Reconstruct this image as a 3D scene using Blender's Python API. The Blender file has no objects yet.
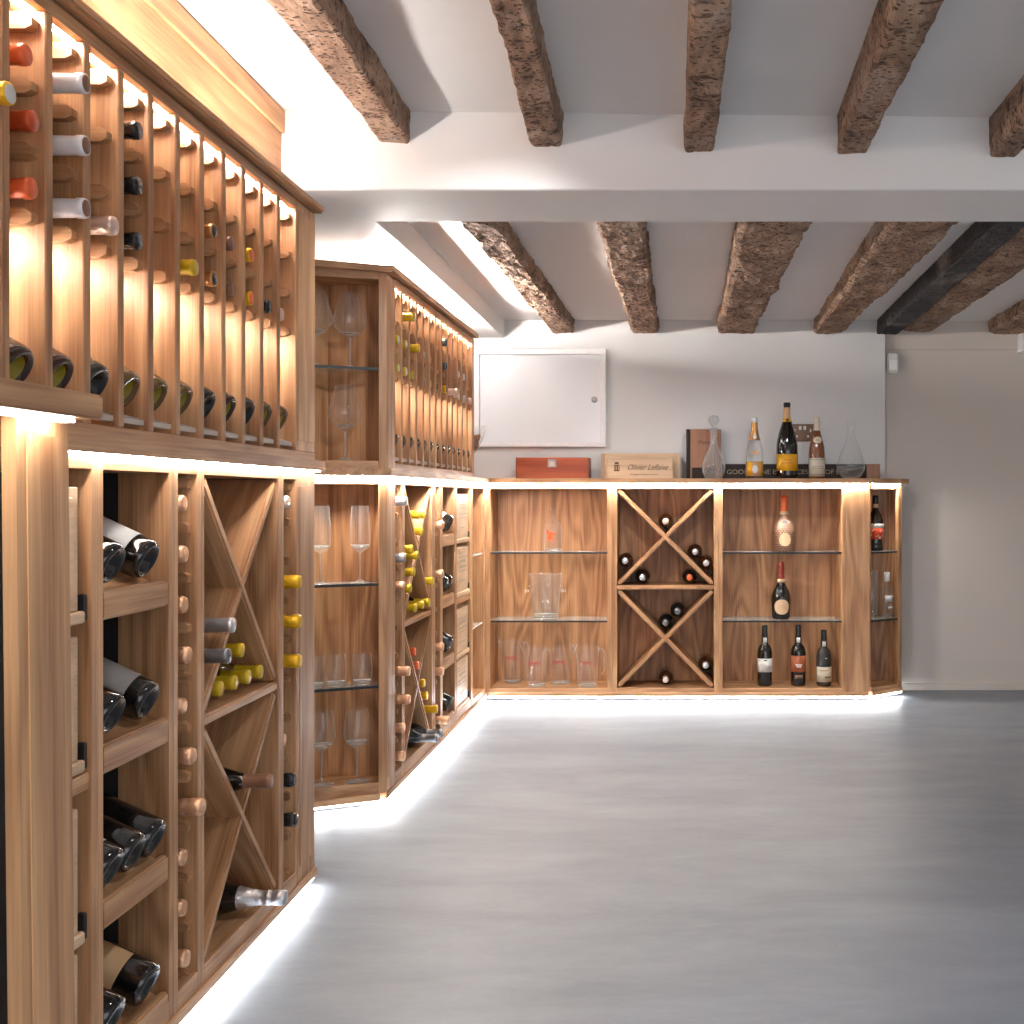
import bpy, bmesh, math, random
from mathutils import Vector, Matrix, noise
random.seed(7)
SC = bpy.context.scene
COL = SC.collection
R = math.radians
EYE, F, CX, CY = 1.02, 1150.0, 680.0, 498.0

# ------------------------------------------------------------------ materials
MATS = {}
def nodes_of(name):
    m = bpy.data.materials.new(name); m.use_nodes = True
    nt = m.node_tree; nt.nodes.clear()
    out = nt.nodes.new('ShaderNodeOutputMaterial')
    return m, nt, out
def principled(nt, **kw):
    p = nt.nodes.new('ShaderNodeBsdfPrincipled')
    for k, v in kw.items():
        p.inputs[k.replace('_', ' ')].default_value = v
    return p
def c4(c): return (c[0], c[1], c[2], 1.0)
def plain(name, col, rough=0.5, metal=0.0, bump=0.0, bscale=60, **kw):
    m, nt, out = nodes_of(name)
    p = principled(nt, Roughness=rough, Metallic=metal, **kw)
    tc = nt.nodes.new('ShaderNodeTexCoord')
    n = nt.nodes.new('ShaderNodeTexNoise'); n.inputs['Scale'].default_value = bscale
    nt.links.new(tc.outputs['Object'], n.inputs['Vector'])
    mix = nt.nodes.new('ShaderNodeMix'); mix.data_type = 'RGBA'
    mix.inputs[6].default_value = c4([x * 0.93 for x in col]); mix.inputs[7].default_value = c4([min(1, x * 1.07) for x in col])
    nt.links.new(n.outputs['Fac'], mix.inputs[0]); nt.links.new(mix.outputs[2], p.inputs['Base Color'])
    if bump:
        b = nt.nodes.new('ShaderNodeBump'); b.inputs['Strength'].default_value = bump; b.inputs['Distance'].default_value = 0.004
        nt.links.new(n.outputs['Fac'], b.inputs['Height']); nt.links.new(b.outputs[0], p.inputs['Normal'])
    nt.links.new(p.outputs[0], out.inputs[0])
    MATS[name] = m; return m

def wood(name, axis, dark, light, rough=0.45, ring=9.0, scale=1.0, streak=0.62):
    """Plain-sawn timber: contour rings of a stretched noise field plus fine pores; grain runs along local axis."""
    m, nt, out = nodes_of(name)
    L = nt.links.new
    tc = nt.nodes.new('ShaderNodeTexCoord'); oi = nt.nodes.new('ShaderNodeObjectInfo')
    off = nt.nodes.new('ShaderNodeVectorMath'); off.operation = 'SCALE'; off.inputs[0].default_value = (13.7, 7.3, 19.1)
    L(oi.outputs['Random'], off.inputs['Scale'])
    add = nt.nodes.new('ShaderNodeVectorMath'); add.operation = 'ADD'
    L(tc.outputs['Object'], add.inputs[0]); L(off.outputs[0], add.inputs[1])
    def mapped(lo, hi):
        mp = nt.nodes.new('ShaderNodeMapping')
        s = [hi * scale] * 3; s[axis] = lo * scale
        mp.inputs['Scale'].default_value = s; L(add.outputs[0], mp.inputs['Vector']); return mp
    a = mapped(0.9, 5.0)
    n1 = nt.nodes.new('ShaderNodeTexNoise'); n1.inputs['Scale'].default_value = 1.0; n1.inputs['Detail'].default_value = 2.0; n1.inputs['Roughness'].default_value = 0.45
    L(a.outputs[0], n1.inputs['Vector'])
    mu = nt.nodes.new('ShaderNodeMath'); mu.operation = 'MULTIPLY'; mu.inputs[1].default_value = ring * 6.283
    L(n1.outputs['Fac'], mu.inputs[0])
    si = nt.nodes.new('ShaderNodeMath'); si.operation = 'SINE'; L(mu.outputs[0], si.inputs[0])
    b = mapped(5.0, 210.0)
    n2 = nt.nodes.new('ShaderNodeTexNoise'); n2.inputs['Scale'].default_value = 1.0; n2.inputs['Detail'].default_value = 3.0
    L(b.outputs[0], n2.inputs['Vector'])
    c = mapped(1.2, 26.0)
    n3 = nt.nodes.new('ShaderNodeTexNoise'); n3.inputs['Scale'].default_value = 1.0; n3.inputs['Detail'].default_value = 2.0
    L(c.outputs[0], n3.inputs['Vector'])
    def mad(src, k, plus):
        q = nt.nodes.new('ShaderNodeMath'); q.operation = 'MULTIPLY_ADD'; L(src, q.inputs[0]); q.inputs[1].default_value = k
        if isinstance(plus, float): q.inputs[2].default_value = plus
        else: L(plus, q.inputs[2])
        return q.outputs[0]
    v = mad(si.outputs[0], 0.12, 0.5)
    v = mad(n2.outputs['Fac'], streak, v); v = mad(n3.outputs['Fac'], 0.7, v); v = mad(oi.outputs['Random'], 0.12, v)
    v = mad(v, 1.0, -(streak / 2 + 0.35 + 0.06))
    ramp = nt.nodes.new('ShaderNodeValToRGB')
    e = ramp.color_ramp.elements
    e[0].position = 0.22; e[0].color = c4(dark); e[1].position = 0.78; e[1].color = c4(light)
    L(v, ramp.inputs[0])
    p = principled(nt, Roughness=rough); L(ramp.outputs[0], p.inputs['Base Color'])
    bu = nt.nodes.new('ShaderNodeBump'); bu.inputs['Strength'].default_value = 0.3; bu.inputs['Distance'].default_value = 0.002
    L(n2.outputs['Fac'], bu.inputs['Height']); L(bu.outputs[0], p.inputs['Normal'])
    L(p.outputs[0], out.inputs[0]); MATS[name] = m; return m

OD, OL = (0.29, 0.128, 0.052), (0.64, 0.365, 0.182)
OAK = [wood('oak_along_x', 0, OD, OL), wood('oak_along_y', 1, OD, OL), wood('oak_along_z', 2, OD, OL)]
OAKB = wood('oak_back_board', 2, (0.26, 0.105, 0.040), (0.66, 0.35, 0.165), ring=13, streak=0.55)
PINE = wood('pine_case', 0, (0.50, 0.33, 0.20), (0.72, 0.52, 0.34), ring=8)
PINEZ = wood('pine_case_upright', 2, (0.50, 0.33, 0.20), (0.72, 0.52, 0.34), ring=8)
CASEBR = wood('brown_case_wood', 2, (0.26, 0.11, 0.055), (0.42, 0.21, 0.115), ring=4, streak=0.2)
DARKWD = wood('dark_plank_wood', 0, (0.012, 0.006, 0.004), (0.035, 0.018, 0.011), rough=.7, ring=5)
REDWD = wood('red_mahogany', 0, (0.22, 0.035, 0.012), (0.46, 0.10, 0.03), ring=4, streak=0.5)

plain('black_metal', (0.015, 0.015, 0.017), 0.45)
plain('shade_liner', (0.012, 0.009, 0.008), 0.8)  # black for shade: paints the unlit hollow behind the display bottles
plain('dark_shelf_edge', (0.008, 0.011, 0.012), 0.5)
plain('charcoal', (0.03, 0.03, 0.033), 0.5)
plain('white_plastic', (0.75, 0.75, 0.72), 0.35)
plain('steel', (0.45, 0.45, 0.46), 0.28, 1.0)
plain('brass', (0.15, 0.08, 0.045), 0.35, 0.5)
plain('white_gloss', (0.86, 0.88, 0.90), 0.12, bscale=2)
plain('white_paint', (0.88, 0.87, 0.87), 0.35)
plain('cork', (0.34, 0.17, 0.08), 0.8, bump=0.5, bscale=200)
plain('ink', (0.05, 0.03, 0.025), 0.6)
plain('ink_white', (0.80, 0.78, 0.74), 0.6)
plain('ink_red', (0.50, 0.02, 0.01), 0.6)
plain('ink_cream', (0.42, 0.34, 0.25), 0.6)
plain('orange_print', (0.72, 0.075, 0.012), 0.6)
for nme, col, ro, me in [
    ('foil_copper', (0.80, 0.47, 0.28), 0.33, 0.7), ('foil_yellow', (0.62, 0.425, 0.015), 0.35, 0.15), ('foil_goldyellow', (0.85, 0.50, 0.02), 0.3, 0.4),
    ('foil_red', (0.55, 0.085, 0.025), 0.3, 0.3), ('foil_orange', (0.85, 0.16, 0.05), 0.35, 0.2), ('foil_white', (0.80, 0.81, 0.83), 0.3, 0.1),
    ('foil_silver', (0.62, 0.62, 0.64), 0.28, 0.8), ('foil_black', (0.018, 0.018, 0.02), 0.25, 0.1), ('foil_brown', (0.24, 0.12, 0.07), 0.35, 0.2),
    ('foil_grey', (0.20, 0.20, 0.21), 0.3, 0.6), ('foil_pink', (0.80, 0.62, 0.52), 0.3, 0.5), ('foil_brassy', (0.55, 0.28, 0.10), 0.3, 0.6),
    ('foil_wine', (0.34, 0.06, 0.04), 0.32, 0.3), ('rose_gold', (0.50, 0.33, 0.24), 0.3, 0.5), ('bronze', (0.22, 0.10, 0.05), 0.35, 0.7)]:
    plain(nme, col, ro, me, bump=0.35 if me > 0.3 else 0.12, bscale=140)
for nme, col in [('paper_white', (0.72, 0.70, 0.66)), ('paper_cream', (0.62, 0.54, 0.43)), ('paper_tan', (0.55, 0.33, 0.16)), ('paper_yellow', (0.72, 0.36, 0.015)),
                 ('paper_rust', (0.36, 0.09, 0.03)), ('paper_grey', (0.30, 0.27, 0.25)), ('paper_pinkgold', (0.78, 0.52, 0.32)), ('label_black', (0.02, 0.02, 0.02)),
                 ('base_yellow', (0.27, 0.21, 0.01))]:
    plain(nme, col, 0.55)

def bottle_glass(name, col, rough=0.06, trans=0.0):
    m, nt, out = nodes_of(name)
    p = principled(nt, Roughness=rough, IOR=1.5); p.inputs['Base Color'].default_value = c4(col)
    p.inputs['Transmission Weight'].default_value = trans
    p.inputs['Coat Weight'].default_value = 0.4; p.inputs['Coat Roughness'].default_value = 0.05
    nt.links.new(p.outputs[0], out.inputs[0]); MATS[name] = m; return m
bottle_glass('glass_black', (0.006, 0.006, 0.006))
bottle_glass('glass_green', (0.016, 0.017, 0.007))
bottle_glass('glass_brown', (0.035, 0.012, 0.005))
bottle_glass('glass_matt_black', (0.012, 0.012, 0.013), 0.45)
bottle_glass('glass_olive', (0.20, 0.11, 0.03), 0.05, 0.35)
bottle_glass('glass_amber', (0.30, 0.10, 0.03), 0.05, 0.45)

def thin_glass(name, tint=(0.97, 0.985, 0.98), gain=1.0, rough=0.02, haze=0.0, white_glint=0.3, bump=0):
    """Thin clear pane: transparent with a fresnel-weighted coat, mirror plus white painted as glints."""
    m, nt, out = nodes_of(name); L = nt.links.new
    t = nt.nodes.new('ShaderNodeBsdfTransparent'); t.inputs[0].default_value = c4(tint)
    g = nt.nodes.new('ShaderNodeBsdfGlossy'); g.inputs['Roughness'].default_value = rough; g.inputs['Color'].default_value = (1, 1, 1, 1)
    lw = nt.nodes.new('ShaderNodeLayerWeight'); lw.inputs['Blend'].default_value = 0.5
    pw = nt.nodes.new('ShaderNodeMath'); pw.operation = 'POWER'; pw.inputs[1].default_value = 3.5; L(lw.outputs['Facing'], pw.inputs[0])
    mu = nt.nodes.new('ShaderNodeMath'); mu.operation = 'MULTIPLY_ADD'; mu.use_clamp = True; mu.inputs[1].default_value = gain; mu.inputs[2].default_value = haze
    L(pw.outputs[0], mu.inputs[0])
    df = nt.nodes.new('ShaderNodeBsdfDiffuse'); df.inputs[0].default_value = (.9, .92, .92, 1)  # flat white in place of bright highlights on lit glass edges
    m0 = nt.nodes.new('ShaderNodeMixShader'); m0.inputs[0].default_value = white_glint; L(g.outputs[0], m0.inputs[1]); L(df.outputs[0], m0.inputs[2])
    if bump:
        tc = nt.nodes.new('ShaderNodeTexCoord'); v = nt.nodes.new('ShaderNodeTexVoronoi'); v.inputs['Scale'].default_value = bump
        b = nt.nodes.new('ShaderNodeBump'); b.inputs['Strength'].default_value = 1.0; b.inputs['Distance'].default_value = 0.012
        L(tc.outputs['Object'], v.inputs['Vector']); L(v.outputs['Distance'], b.inputs['Height']); L(b.outputs[0], g.inputs['Normal']); L(b.outputs[0], lw.inputs['Normal'])
    mix = nt.nodes.new('ShaderNodeMixShader'); L(mu.outputs[0], mix.inputs[0]); L(t.outputs[0], mix.inputs[1]); L(m0.outputs[0], mix.inputs[2])
    L(mix.outputs[0], out.inputs[0]); MATS[name] = m; return m
thin_glass('clear_glass', (0.985, 0.99, 0.99), gain=1.0, haze=0.065, white_glint=.4)
thin_glass('shelf_glass', (0.93, 0.96, 0.95), gain=0.6, haze=0.04)
thin_glass('acrylic', (0.93, 0.93, 0.92), gain=1.0, rough=0.12, haze=0.25, white_glint=.6)
def solid_glass(name, bump=0.0):
    m, nt, out = nodes_of(name); p = principled(nt, Roughness=0.0, IOR=1.48)
    p.inputs['Transmission Weight'].default_value = 1.0; p.inputs['Base Color'].default_value = (0.98, 0.99, 0.985, 1)
    if bump:
        tc = nt.nodes.new('ShaderNodeTexCoord'); v = nt.nodes.new('ShaderNodeTexVoronoi'); v.inputs['Scale'].default_value = 45
        b = nt.nodes.new('ShaderNodeBump'); b.inputs['Strength'].default_value = bump; b.inputs['Distance'].default_value = 0.01
        nt.links.new(tc.outputs['Object'], v.inputs['Vector']); nt.links.new(v.outputs['Distance'], b.inputs['Height']); nt.links.new(b.outputs[0], p.inputs['Normal'])
    nt.links.new(p.outputs[0], out.inputs[0]); MATS[name] = m; return m
thin_glass('solid_glass', (0.95, 0.96, 0.96), gain=0.9, haze=0.13, rough=.08, white_glint=.55); thin_glass('cut_crystal', (0.85, 0.86, 0.87), gain=1.0, haze=0.22, rough=.05, white_glint=.4, bump=45)
plain('acrylic_edge', (0.52, 0.47, 0.42), 0.25)

def emitter(name, col, s):
    m, nt, out = nodes_of(name); e = nt.nodes.new('ShaderNodeEmission'); e.inputs[0].default_value = c4(col); e.inputs[1].default_value = s
    nt.links.new(e.outputs[0], out.inputs[0]); MATS[name] = m; return m
LEDC = (1.0, 0.86, 0.70)
emitter('led_counter', (1.0, 0.94, 0.90), 36)
emitter('led_counter_far', (1.0, 0.94, 0.86), 165)
emitter('led_counter_soft', (1.0, 0.96, 0.90), 22)
emitter('led_rack', (1.0, 0.96, 0.90), 80)
emitter('led_rack_mid', (1.0, 0.96, 0.90), 80)
emitter('led_floor', (0.92, 0.97, 1.0), 42)
emitter('led_floor_far', (0.94, 0.98, 1.0), 75)
emitter('led_cove_far', (1.0, 0.95, 0.90), 520)
emitter('led_cove_end', (1.0, 0.97, 0.95), 420)
emitter('led_cove', (1.0, 0.96, 0.92), 52)

def plaster(name, col, var=0.05):
    m, nt, out = nodes_of(name); L = nt.links.new
    tc = nt.nodes.new('ShaderNodeTexCoord')
    n1 = nt.nodes.new('ShaderNodeTexNoise'); n1.inputs['Scale'].default_value = 1.6; n1.inputs['Detail'].default_value = 4
    n2 = nt.nodes.new('ShaderNodeTexNoise'); n2.inputs['Scale'].default_value = 38; n2.inputs['Detail'].default_value = 5
    L(tc.outputs['Object'], n1.inputs['Vector']); L(tc.outputs['Object'], n2.inputs['Vector'])
    mix = nt.nodes.new('ShaderNodeMix'); mix.data_type = 'RGBA'
    mix.inputs[6].default_value = c4([x * (1 - var) for x in col]); mix.inputs[7].default_value = c4([min(1, x * (1 + var)) for x in col])
    L(n1.outputs['Fac'], mix.inputs[0])
    p = principled(nt, Roughness=0.6); L(mix.outputs[2], p.inputs['Base Color'])
    ad = nt.nodes.new('ShaderNodeMath'); ad.operation = 'MULTIPLY_ADD'; ad.inputs[1].default_value = 0.25
    L(n2.outputs['Fac'], ad.inputs[0]); L(n1.outputs['Fac'], ad.inputs[2])
    b = nt.nodes.new('ShaderNodeBump'); b.inputs['Strength'].default_value = 0.12; b.inputs['Distance'].default_value = 0.02
    L(ad.outputs[0], b.inputs['Height']); L(b.outputs[0], p.inputs['Normal']); L(p.outputs[0], out.inputs[0]); MATS[name] = m; return m
plaster('wall_paint', (0.74, 0.735, 0.73)); plaster('ceiling_paint', (0.80, 0.785, 0.77)); plaster('recess_paint', (0.66, 0.60, 0.545))

def floor_material():
    m, nt, out = nodes_of('grey_concrete_floor'); L = nt.links.new
    tc = nt.nodes.new('ShaderNodeTexCoord')
    def N(s, d=5, r=0.6, dist=0.0, vec=None):
        n = nt.nodes.new('ShaderNodeTexNoise'); n.inputs['Scale'].default_value = s; n.inputs['Detail'].default_value = d
        n.inputs['Roughness'].default_value = r; n.inputs['Distortion'].default_value = dist
        L(vec or tc.outputs['Object'], n.inputs['Vector']); return n
    mp = nt.nodes.new('ShaderNodeMapping'); mp.inputs['Scale'].default_value = (0.9, 2.6, 1); L(tc.outputs['Object'], mp.inputs['Vector'])
    a = N(1.6, 9, 0.68, 0.3, mp.outputs[0]); b = N(12, 9, 0.75, 0.3); c = N(90, 4, 0.65); d = N(7.0, 10, 0.75, 1.2)
    r1 = nt.nodes.new('ShaderNodeValToRGB'); e = r1.color_ramp.elements
    e[0].position = 0.3; e[0].color = (0.148, 0.170, 0.205, 1); e[1].position = 0.7; e[1].color = (0.250, 0.271, 0.308, 1)
    L(a.outputs['Fac'], r1.inputs[0])
    mx = nt.nodes.new('ShaderNodeMix'); mx.data_type = 'RGBA'; mx.blend_type = 'MULTIPLY'; mx.inputs[0].default_value = 0.35
    r2 = nt.nodes.new('ShaderNodeValToRGB'); e = r2.color_ramp.elements
    e[0].position = 0.3; e[0].color = (0.72, 0.72, 0.73, 1); e[1].position = 0.6; e[1].color = (1, 1, 1, 1)
    L(b.outputs['Fac'], r2.inputs[0]); L(r1.outputs[0], mx.inputs[6]); L(r2.outputs[0], mx.inputs[7])
    # small dark scuffs
    r3 = nt.nodes.new('ShaderNodeValToRGB'); e = r3.color_ramp.elements
    e[0].position = 0.27; e[0].color = (0.5, 0.48, 0.46, 1); e[1].position = 0.34; e[1].color = (1, 1, 1, 1); L(d.outputs['Fac'], r3.inputs[0])
    m2 = nt.nodes.new('ShaderNodeMix'); m2.data_type = 'RGBA'; m2.blend_type = 'MULTIPLY'; m2.inputs[0].default_value = 0.8
    L(mx.outputs[2], m2.inputs[6]); L(r3.outputs[0], m2.inputs[7])
    p = principled(nt, Roughness=0.4); L(m2.outputs[2], p.inputs['Base Color'])
    rr = nt.nodes.new('ShaderNodeMapRange'); rr.inputs[3].default_value = 0.30; rr.inputs[4].default_value = 0.55
    L(b.outputs['Fac'], rr.inputs[0]); L(rr.outputs[0], p.inputs['Roughness'])
    h = nt.nodes.new('ShaderNodeMath'); h.operation = 'MULTIPLY_ADD'; h.inputs[1].default_value = 0.12; L(c.outputs['Fac'], h.inputs[0]); L(b.outputs['Fac'], h.inputs[2])
    bu = nt.nodes.new('ShaderNodeBump'); bu.inputs['Strength'].default_value = 0.35; bu.inputs['Distance'].default_value = 0.006
    L(h.outputs[0], bu.inputs['Height']); L(bu.outputs[0], p.inputs['Normal']); L(p.outputs[0], out.inputs[0]); MATS['floor'] = m
floor_material()

def beam_material(name, c1, c2, c3):
    m, nt, out = nodes_of(name); L = nt.links.new
    tc = nt.nodes.new('ShaderNodeTexCoord'); oi = nt.nodes.new('ShaderNodeObjectInfo')
    off = nt.nodes.new('ShaderNodeVectorMath'); off.operation = 'SCALE'; off.inputs[0].default_value = (5, 9, 3); L(oi.outputs['Random'], off.inputs['Scale'])
    add = nt.nodes.new('ShaderNodeVectorMath'); L(tc.outputs['Object'], add.inputs[0]); L(off.outputs[0], add.inputs[1])
    def N(sc, s, d, r, dist=0):
        mp = nt.nodes.new('ShaderNodeMapping'); mp.inputs['Scale'].default_value = sc; L(add.outputs[0], mp.inputs['Vector'])
        n = nt.nodes.new('ShaderNodeTexNoise'); n.inputs['Scale'].default_value = s; n.inputs['Detail'].default_value = d; n.inputs['Roughness'].default_value = r; n.inputs['Distortion'].default_value = dist
        L(mp.outputs[0], n.inputs['Vector']); return n
    a = N((1, 0.45, 1), 9, 9, 0.72, 0.7); b = N((1, 0.15, 1), 50, 5, 0.6); c = N((1, 1.5, 1), 24, 4, 0.6, 0.5); d = N((1, 0.5, 1), 5, 4, 0.6)
    ramp = nt.nodes.new('ShaderNodeValToRGB'); e = ramp.color_ramp.elements
    e[0].position = 0.3; e[0].color = c4(c1); e[1].position = 0.7; e[1].color = c4(c3); k = e.new(0.5); k.color = c4(c2)
    L(a.outputs['Fac'], ramp.inputs[0])
    pits = nt.nodes.new('ShaderNodeValToRGB'); e = pits.color_ramp.elements
    e[0].position = 0.36; e[0].color = (0.22, 0.18, 0.15, 1); e[1].position = 0.43; e[1].color = (1, 1, 1, 1); L(c.outputs['Fac'], pits.inputs[0])
    mpv = nt.nodes.new('ShaderNodeMapping'); mpv.inputs['Scale'].default_value = (55, 75, 55); L(add.outputs[0], mpv.inputs['Vector'])
    vo = nt.nodes.new('ShaderNodeTexVoronoi'); vo.inputs['Scale'].default_value = 1.0; vo.inputs['Randomness'].default_value = 1.0; L(mpv.outputs[0], vo.inputs['Vector'])
    hole = nt.nodes.new('ShaderNodeMapRange'); hole.inputs[1].default_value = 0.16; hole.inputs[2].default_value = 0.34; hole.inputs[3].default_value = 0.18; hole.inputs[4].default_value = 1.0
    L(vo.outputs['Distance'], hole.inputs[0])
    hm = nt.nodes.new('ShaderNodeMix'); hm.data_type = 'RGBA'; hm.blend_type = 'MULTIPLY'; hm.inputs[0].default_value = 0.9
    L(ramp.outputs[0], hm.inputs[6]); L(hole.outputs[0], hm.inputs[7])
    mx = nt.nodes.new('ShaderNodeMix'); mx.data_type = 'RGBA'; mx.blend_type = 'MULTIPLY'; mx.inputs[0].default_value = 0.85
    L(hm.outputs[2], mx.inputs[6]); L(pits.outputs[0], mx.inputs[7])
    gr = nt.nodes.new('ShaderNodeValToRGB'); e = gr.color_ramp.elements; e[0].position = 0.55; e[0].color = (0, 0, 0, 1); e[1].position = 0.7; e[1].color = (0.55, 0.55, 0.55, 1)
    L(d.outputs['Fac'], gr.inputs[0])
    m2 = nt.nodes.new('ShaderNodeMix'); m2.data_type = 'RGBA'; L(gr.outputs[0], m2.inputs[0]); L(mx.outputs[2], m2.inputs[6]); m2.inputs[7].default_value = (0.42, 0.35, 0.30, 1)
    p = principled(nt, Roughness=0.85); L(m2.outputs[2], p.inputs['Base Color'])
    s1 = nt.nodes.new('ShaderNodeMath'); s1.operation = 'MULTIPLY_ADD'; s1.inputs[1].default_value = 0.5; L(b.outputs['Fac'], s1.inputs[0]); L(a.outputs['Fac'], s1.inputs[2])
    s2 = nt.nodes.new('ShaderNodeMath'); s2.operation = 'ADD'; L(s1.outputs[0], s2.inputs[0]); L(pits.outputs[0], s2.inputs[1])
    s3 = nt.nodes.new('ShaderNodeMath'); s3.operation = 'ADD'; L(s2.outputs[0], s3.inputs[0]); L(hole.outputs[0], s3.inputs[1])
    bu = nt.nodes.new('ShaderNodeBump'); bu.inputs['Strength'].default_value = 1.0; bu.inputs['Distance'].default_value = 0.012
    L(s3.outputs[0], bu.inputs['Height']); L(bu.outputs[0], p.inputs['Normal']); L(p.outputs[0], out.inputs[0]); MATS[name] = m
beam_material('old_timber', (0.105, 0.056, 0.034), (0.33, 0.20, 0.13), (0.56, 0.405, 0.285))
beam_material('black_timber', (0.012, 0.012, 0.014), (0.03, 0.03, 0.034), (0.08, 0.08, 0.085))

# ------------------------------------------------------------------ mesh helpers
class MB:
    def __init__(s): s.bm = bmesh.new()
    def box(s, x0, x1, y0, y1, z0, z1, bev=0.0012, mi=0, seg=1, M=None):
        bm = bmesh.new()
        bmesh.ops.create_cube(bm, size=1)
        for v in bm.verts:
            v.co = Vector(((x0 + x1) / 2 + v.co.x * abs(x1 - x0), (y0 + y1) / 2 + v.co.y * abs(y1 - y0), (z0 + z1) / 2 + v.co.z * abs(z1 - z0)))
        if bev: bmesh.ops.bevel(bm, geom=list(bm.edges), offset=min(bev, min(abs(x1 - x0), abs(y1 - y0), abs(z1 - z0)) * 0.45), segments=seg, affect='EDGES')
        return s.merge(bm, mi, M)
    def hexa(s, p, mi=0):
        """p: 4 bottom then 4 top corners, counter-clockwise"""
        v = [s.bm.verts.new(q) for q in p]
        for f in ((3, 2, 1, 0), (4, 5, 6, 7), (0, 1, 5, 4), (1, 2, 6, 5), (2, 3, 7, 6), (3, 0, 4, 7)):
            s.bm.faces.new([v[i] for i in f]).material_index = mi
        return s
    def prism(s, pts, y0, y1, axis='y', mi=0):
        """polygon pts in the plane normal to axis, extruded between y0 and y1"""
        def P(a, b, t): return (a, t, b) if axis == 'y' else ((t, a, b) if axis == 'x' else (a, b, t))
        A = [s.bm.verts.new(P(a, b, y0)) for a, b in pts]; B = [s.bm.verts.new(P(a, b, y1)) for a, b in pts]
        n = len(pts)
        fs = [s.bm.faces.new(A), s.bm.faces.new(B[::-1])] + [s.bm.faces.new((A[i], B[i], B[(i + 1) % n], A[(i + 1) % n])) for i in range(n)]
        for f in fs: f.material_index = mi
        return s
    def lathe(s, prof, seg=24, M=None, mi=0, smooth=True):
        bm = bmesh.new(); rings = []
        for r, z in prof:
            if r < 1e-5: rings.append([bm.verts.new((0, 0, z))])
            else: rings.append([bm.verts.new((r * math.cos(2 * math.pi * i / seg), r * math.sin(2 * math.pi * i / seg), z)) for i in range(seg)])
        for A, B in zip(rings, rings[1:]):
            if len(A) == 1 and len(B) == 1: continue
            for i in range(seg):
                j = (i + 1) % seg
                if len(A) == 1: f = (A[0], B[i], B[j])
                elif len(B) == 1: f = (A[i], A[j], B[0])
                else: f = (A[i], A[j], B[j], B[i])
                bm.faces.new(f).smooth = smooth
        return s.merge(bm, mi, M)
    def tube(s, pts, r, seg=8, mi=0, r2=None):
        rings = []; pts = [Vector(p) for p in pts]; n = len(pts)
        for i, p in enumerate(pts):
            t = (pts[min(i + 1, n - 1)] - pts[max(i - 1, 0)]).normalized()
            up = Vector((0, 0, 1)) if abs(t.z) < 0.9 else Vector((1, 0, 0))
            u = t.cross(up).normalized(); w = t.cross(u)
            rings.append([s.bm.verts.new(p + r * (math.cos(2 * math.pi * k / seg) * u + math.sin(2 * math.pi * k / seg) * w)) for k in range(seg)])
        for A, B in zip(rings, rings[1:]):
            for k in range(seg):
                f = s.bm.faces.new((A[k], A[(k + 1) % seg], B[(k + 1) % seg], B[k])); f.smooth = True; f.material_index = mi
        for Q in (rings[0], rings[-1]): s.bm.faces.new(Q).material_index = mi
        return s
    def merge(s, bm, mi=0, M=None):
        if M is not None: bm.transform(M)
        mp = {v: s.bm.verts.new(v.co) for v in bm.verts}
        for f in bm.faces:
            try: g = s.bm.faces.new([mp[v] for v in f.verts])
            except ValueError: continue
            g.smooth = f.smooth; g.material_index = mi
        bm.free(); return s
    def mesh(s, name, mats):
        bmesh.ops.recalc_face_normals(s.bm, faces=list(s.bm.faces))
        me = bpy.data.meshes.new(name); s.bm.to_mesh(me); s.bm.free()
        for m in (mats if isinstance(mats, (list, tuple)) else [mats]): me.materials.append(MATS[m] if isinstance(m, str) else m)
        return me
    def build(s, name, mats, parent=None, M=None):
        return link(name, s.mesh(name, mats), parent, M)

def link(name, data, parent=None, M=None):
    o = bpy.data.objects.new(name, data); COL.objects.link(o)
    if parent is not None: o.parent = parent
    if M is not None: o.matrix_local = M
    return o
def tag(o, label=None, cat=None, group=None, kind=None):
    if label: o['label'] = label
    if cat: o['category'] = cat
    if group: o['group'] = group
    if kind: o['kind'] = kind
    return o
def thing(name, label, cat, M, group=None):
    o = bpy.data.objects.new(name, None); COL.objects.link(o); o.empty_display_size = 0.05; o.matrix_world = M
    return tag(o, label, cat, group)
def struct(name, mb, mat, label=None):
    o = mb.build(name, mat); o['kind'] = 'structure'
    o['label'] = label or name; return o
def T(x, y, z): return Matrix.Translation((x, y, z))
def RX(a): return Matrix.Rotation(R(a), 4, 'X')
def RY(a): return Matrix.Rotation(R(a), 4, 'Y')
def RZ(a): return Matrix.Rotation(R(a), 4, 'Z')

# frames: local x runs along the cabinets, local y goes into them, z up
FA = T(-0.9153, 0, 0) @ Matrix.Rotation(math.pi / 2 + 0.0157, 4, 'Z')
FB = T(-0.97, 0, 0) @ RZ(90)
FK = T(0, 5.75, 0)
FG = T(-0.9655, 3.79, 0) @ RZ(25.8)
FD = T(0.95, 5.75, 0) @ RZ(38.6)
FN = T(-0.615, 0, 0) @ Matrix.Rotation(math.pi / 2 + 0.0157, 4, 'Z')

ORD = ['first', 'second', 'third', 'fourth', 'fifth', 'sixth', 'seventh', 'eighth', 'ninth', 'tenth', 'eleventh', 'twelfth', 'thirteenth', 'fourteenth']

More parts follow.
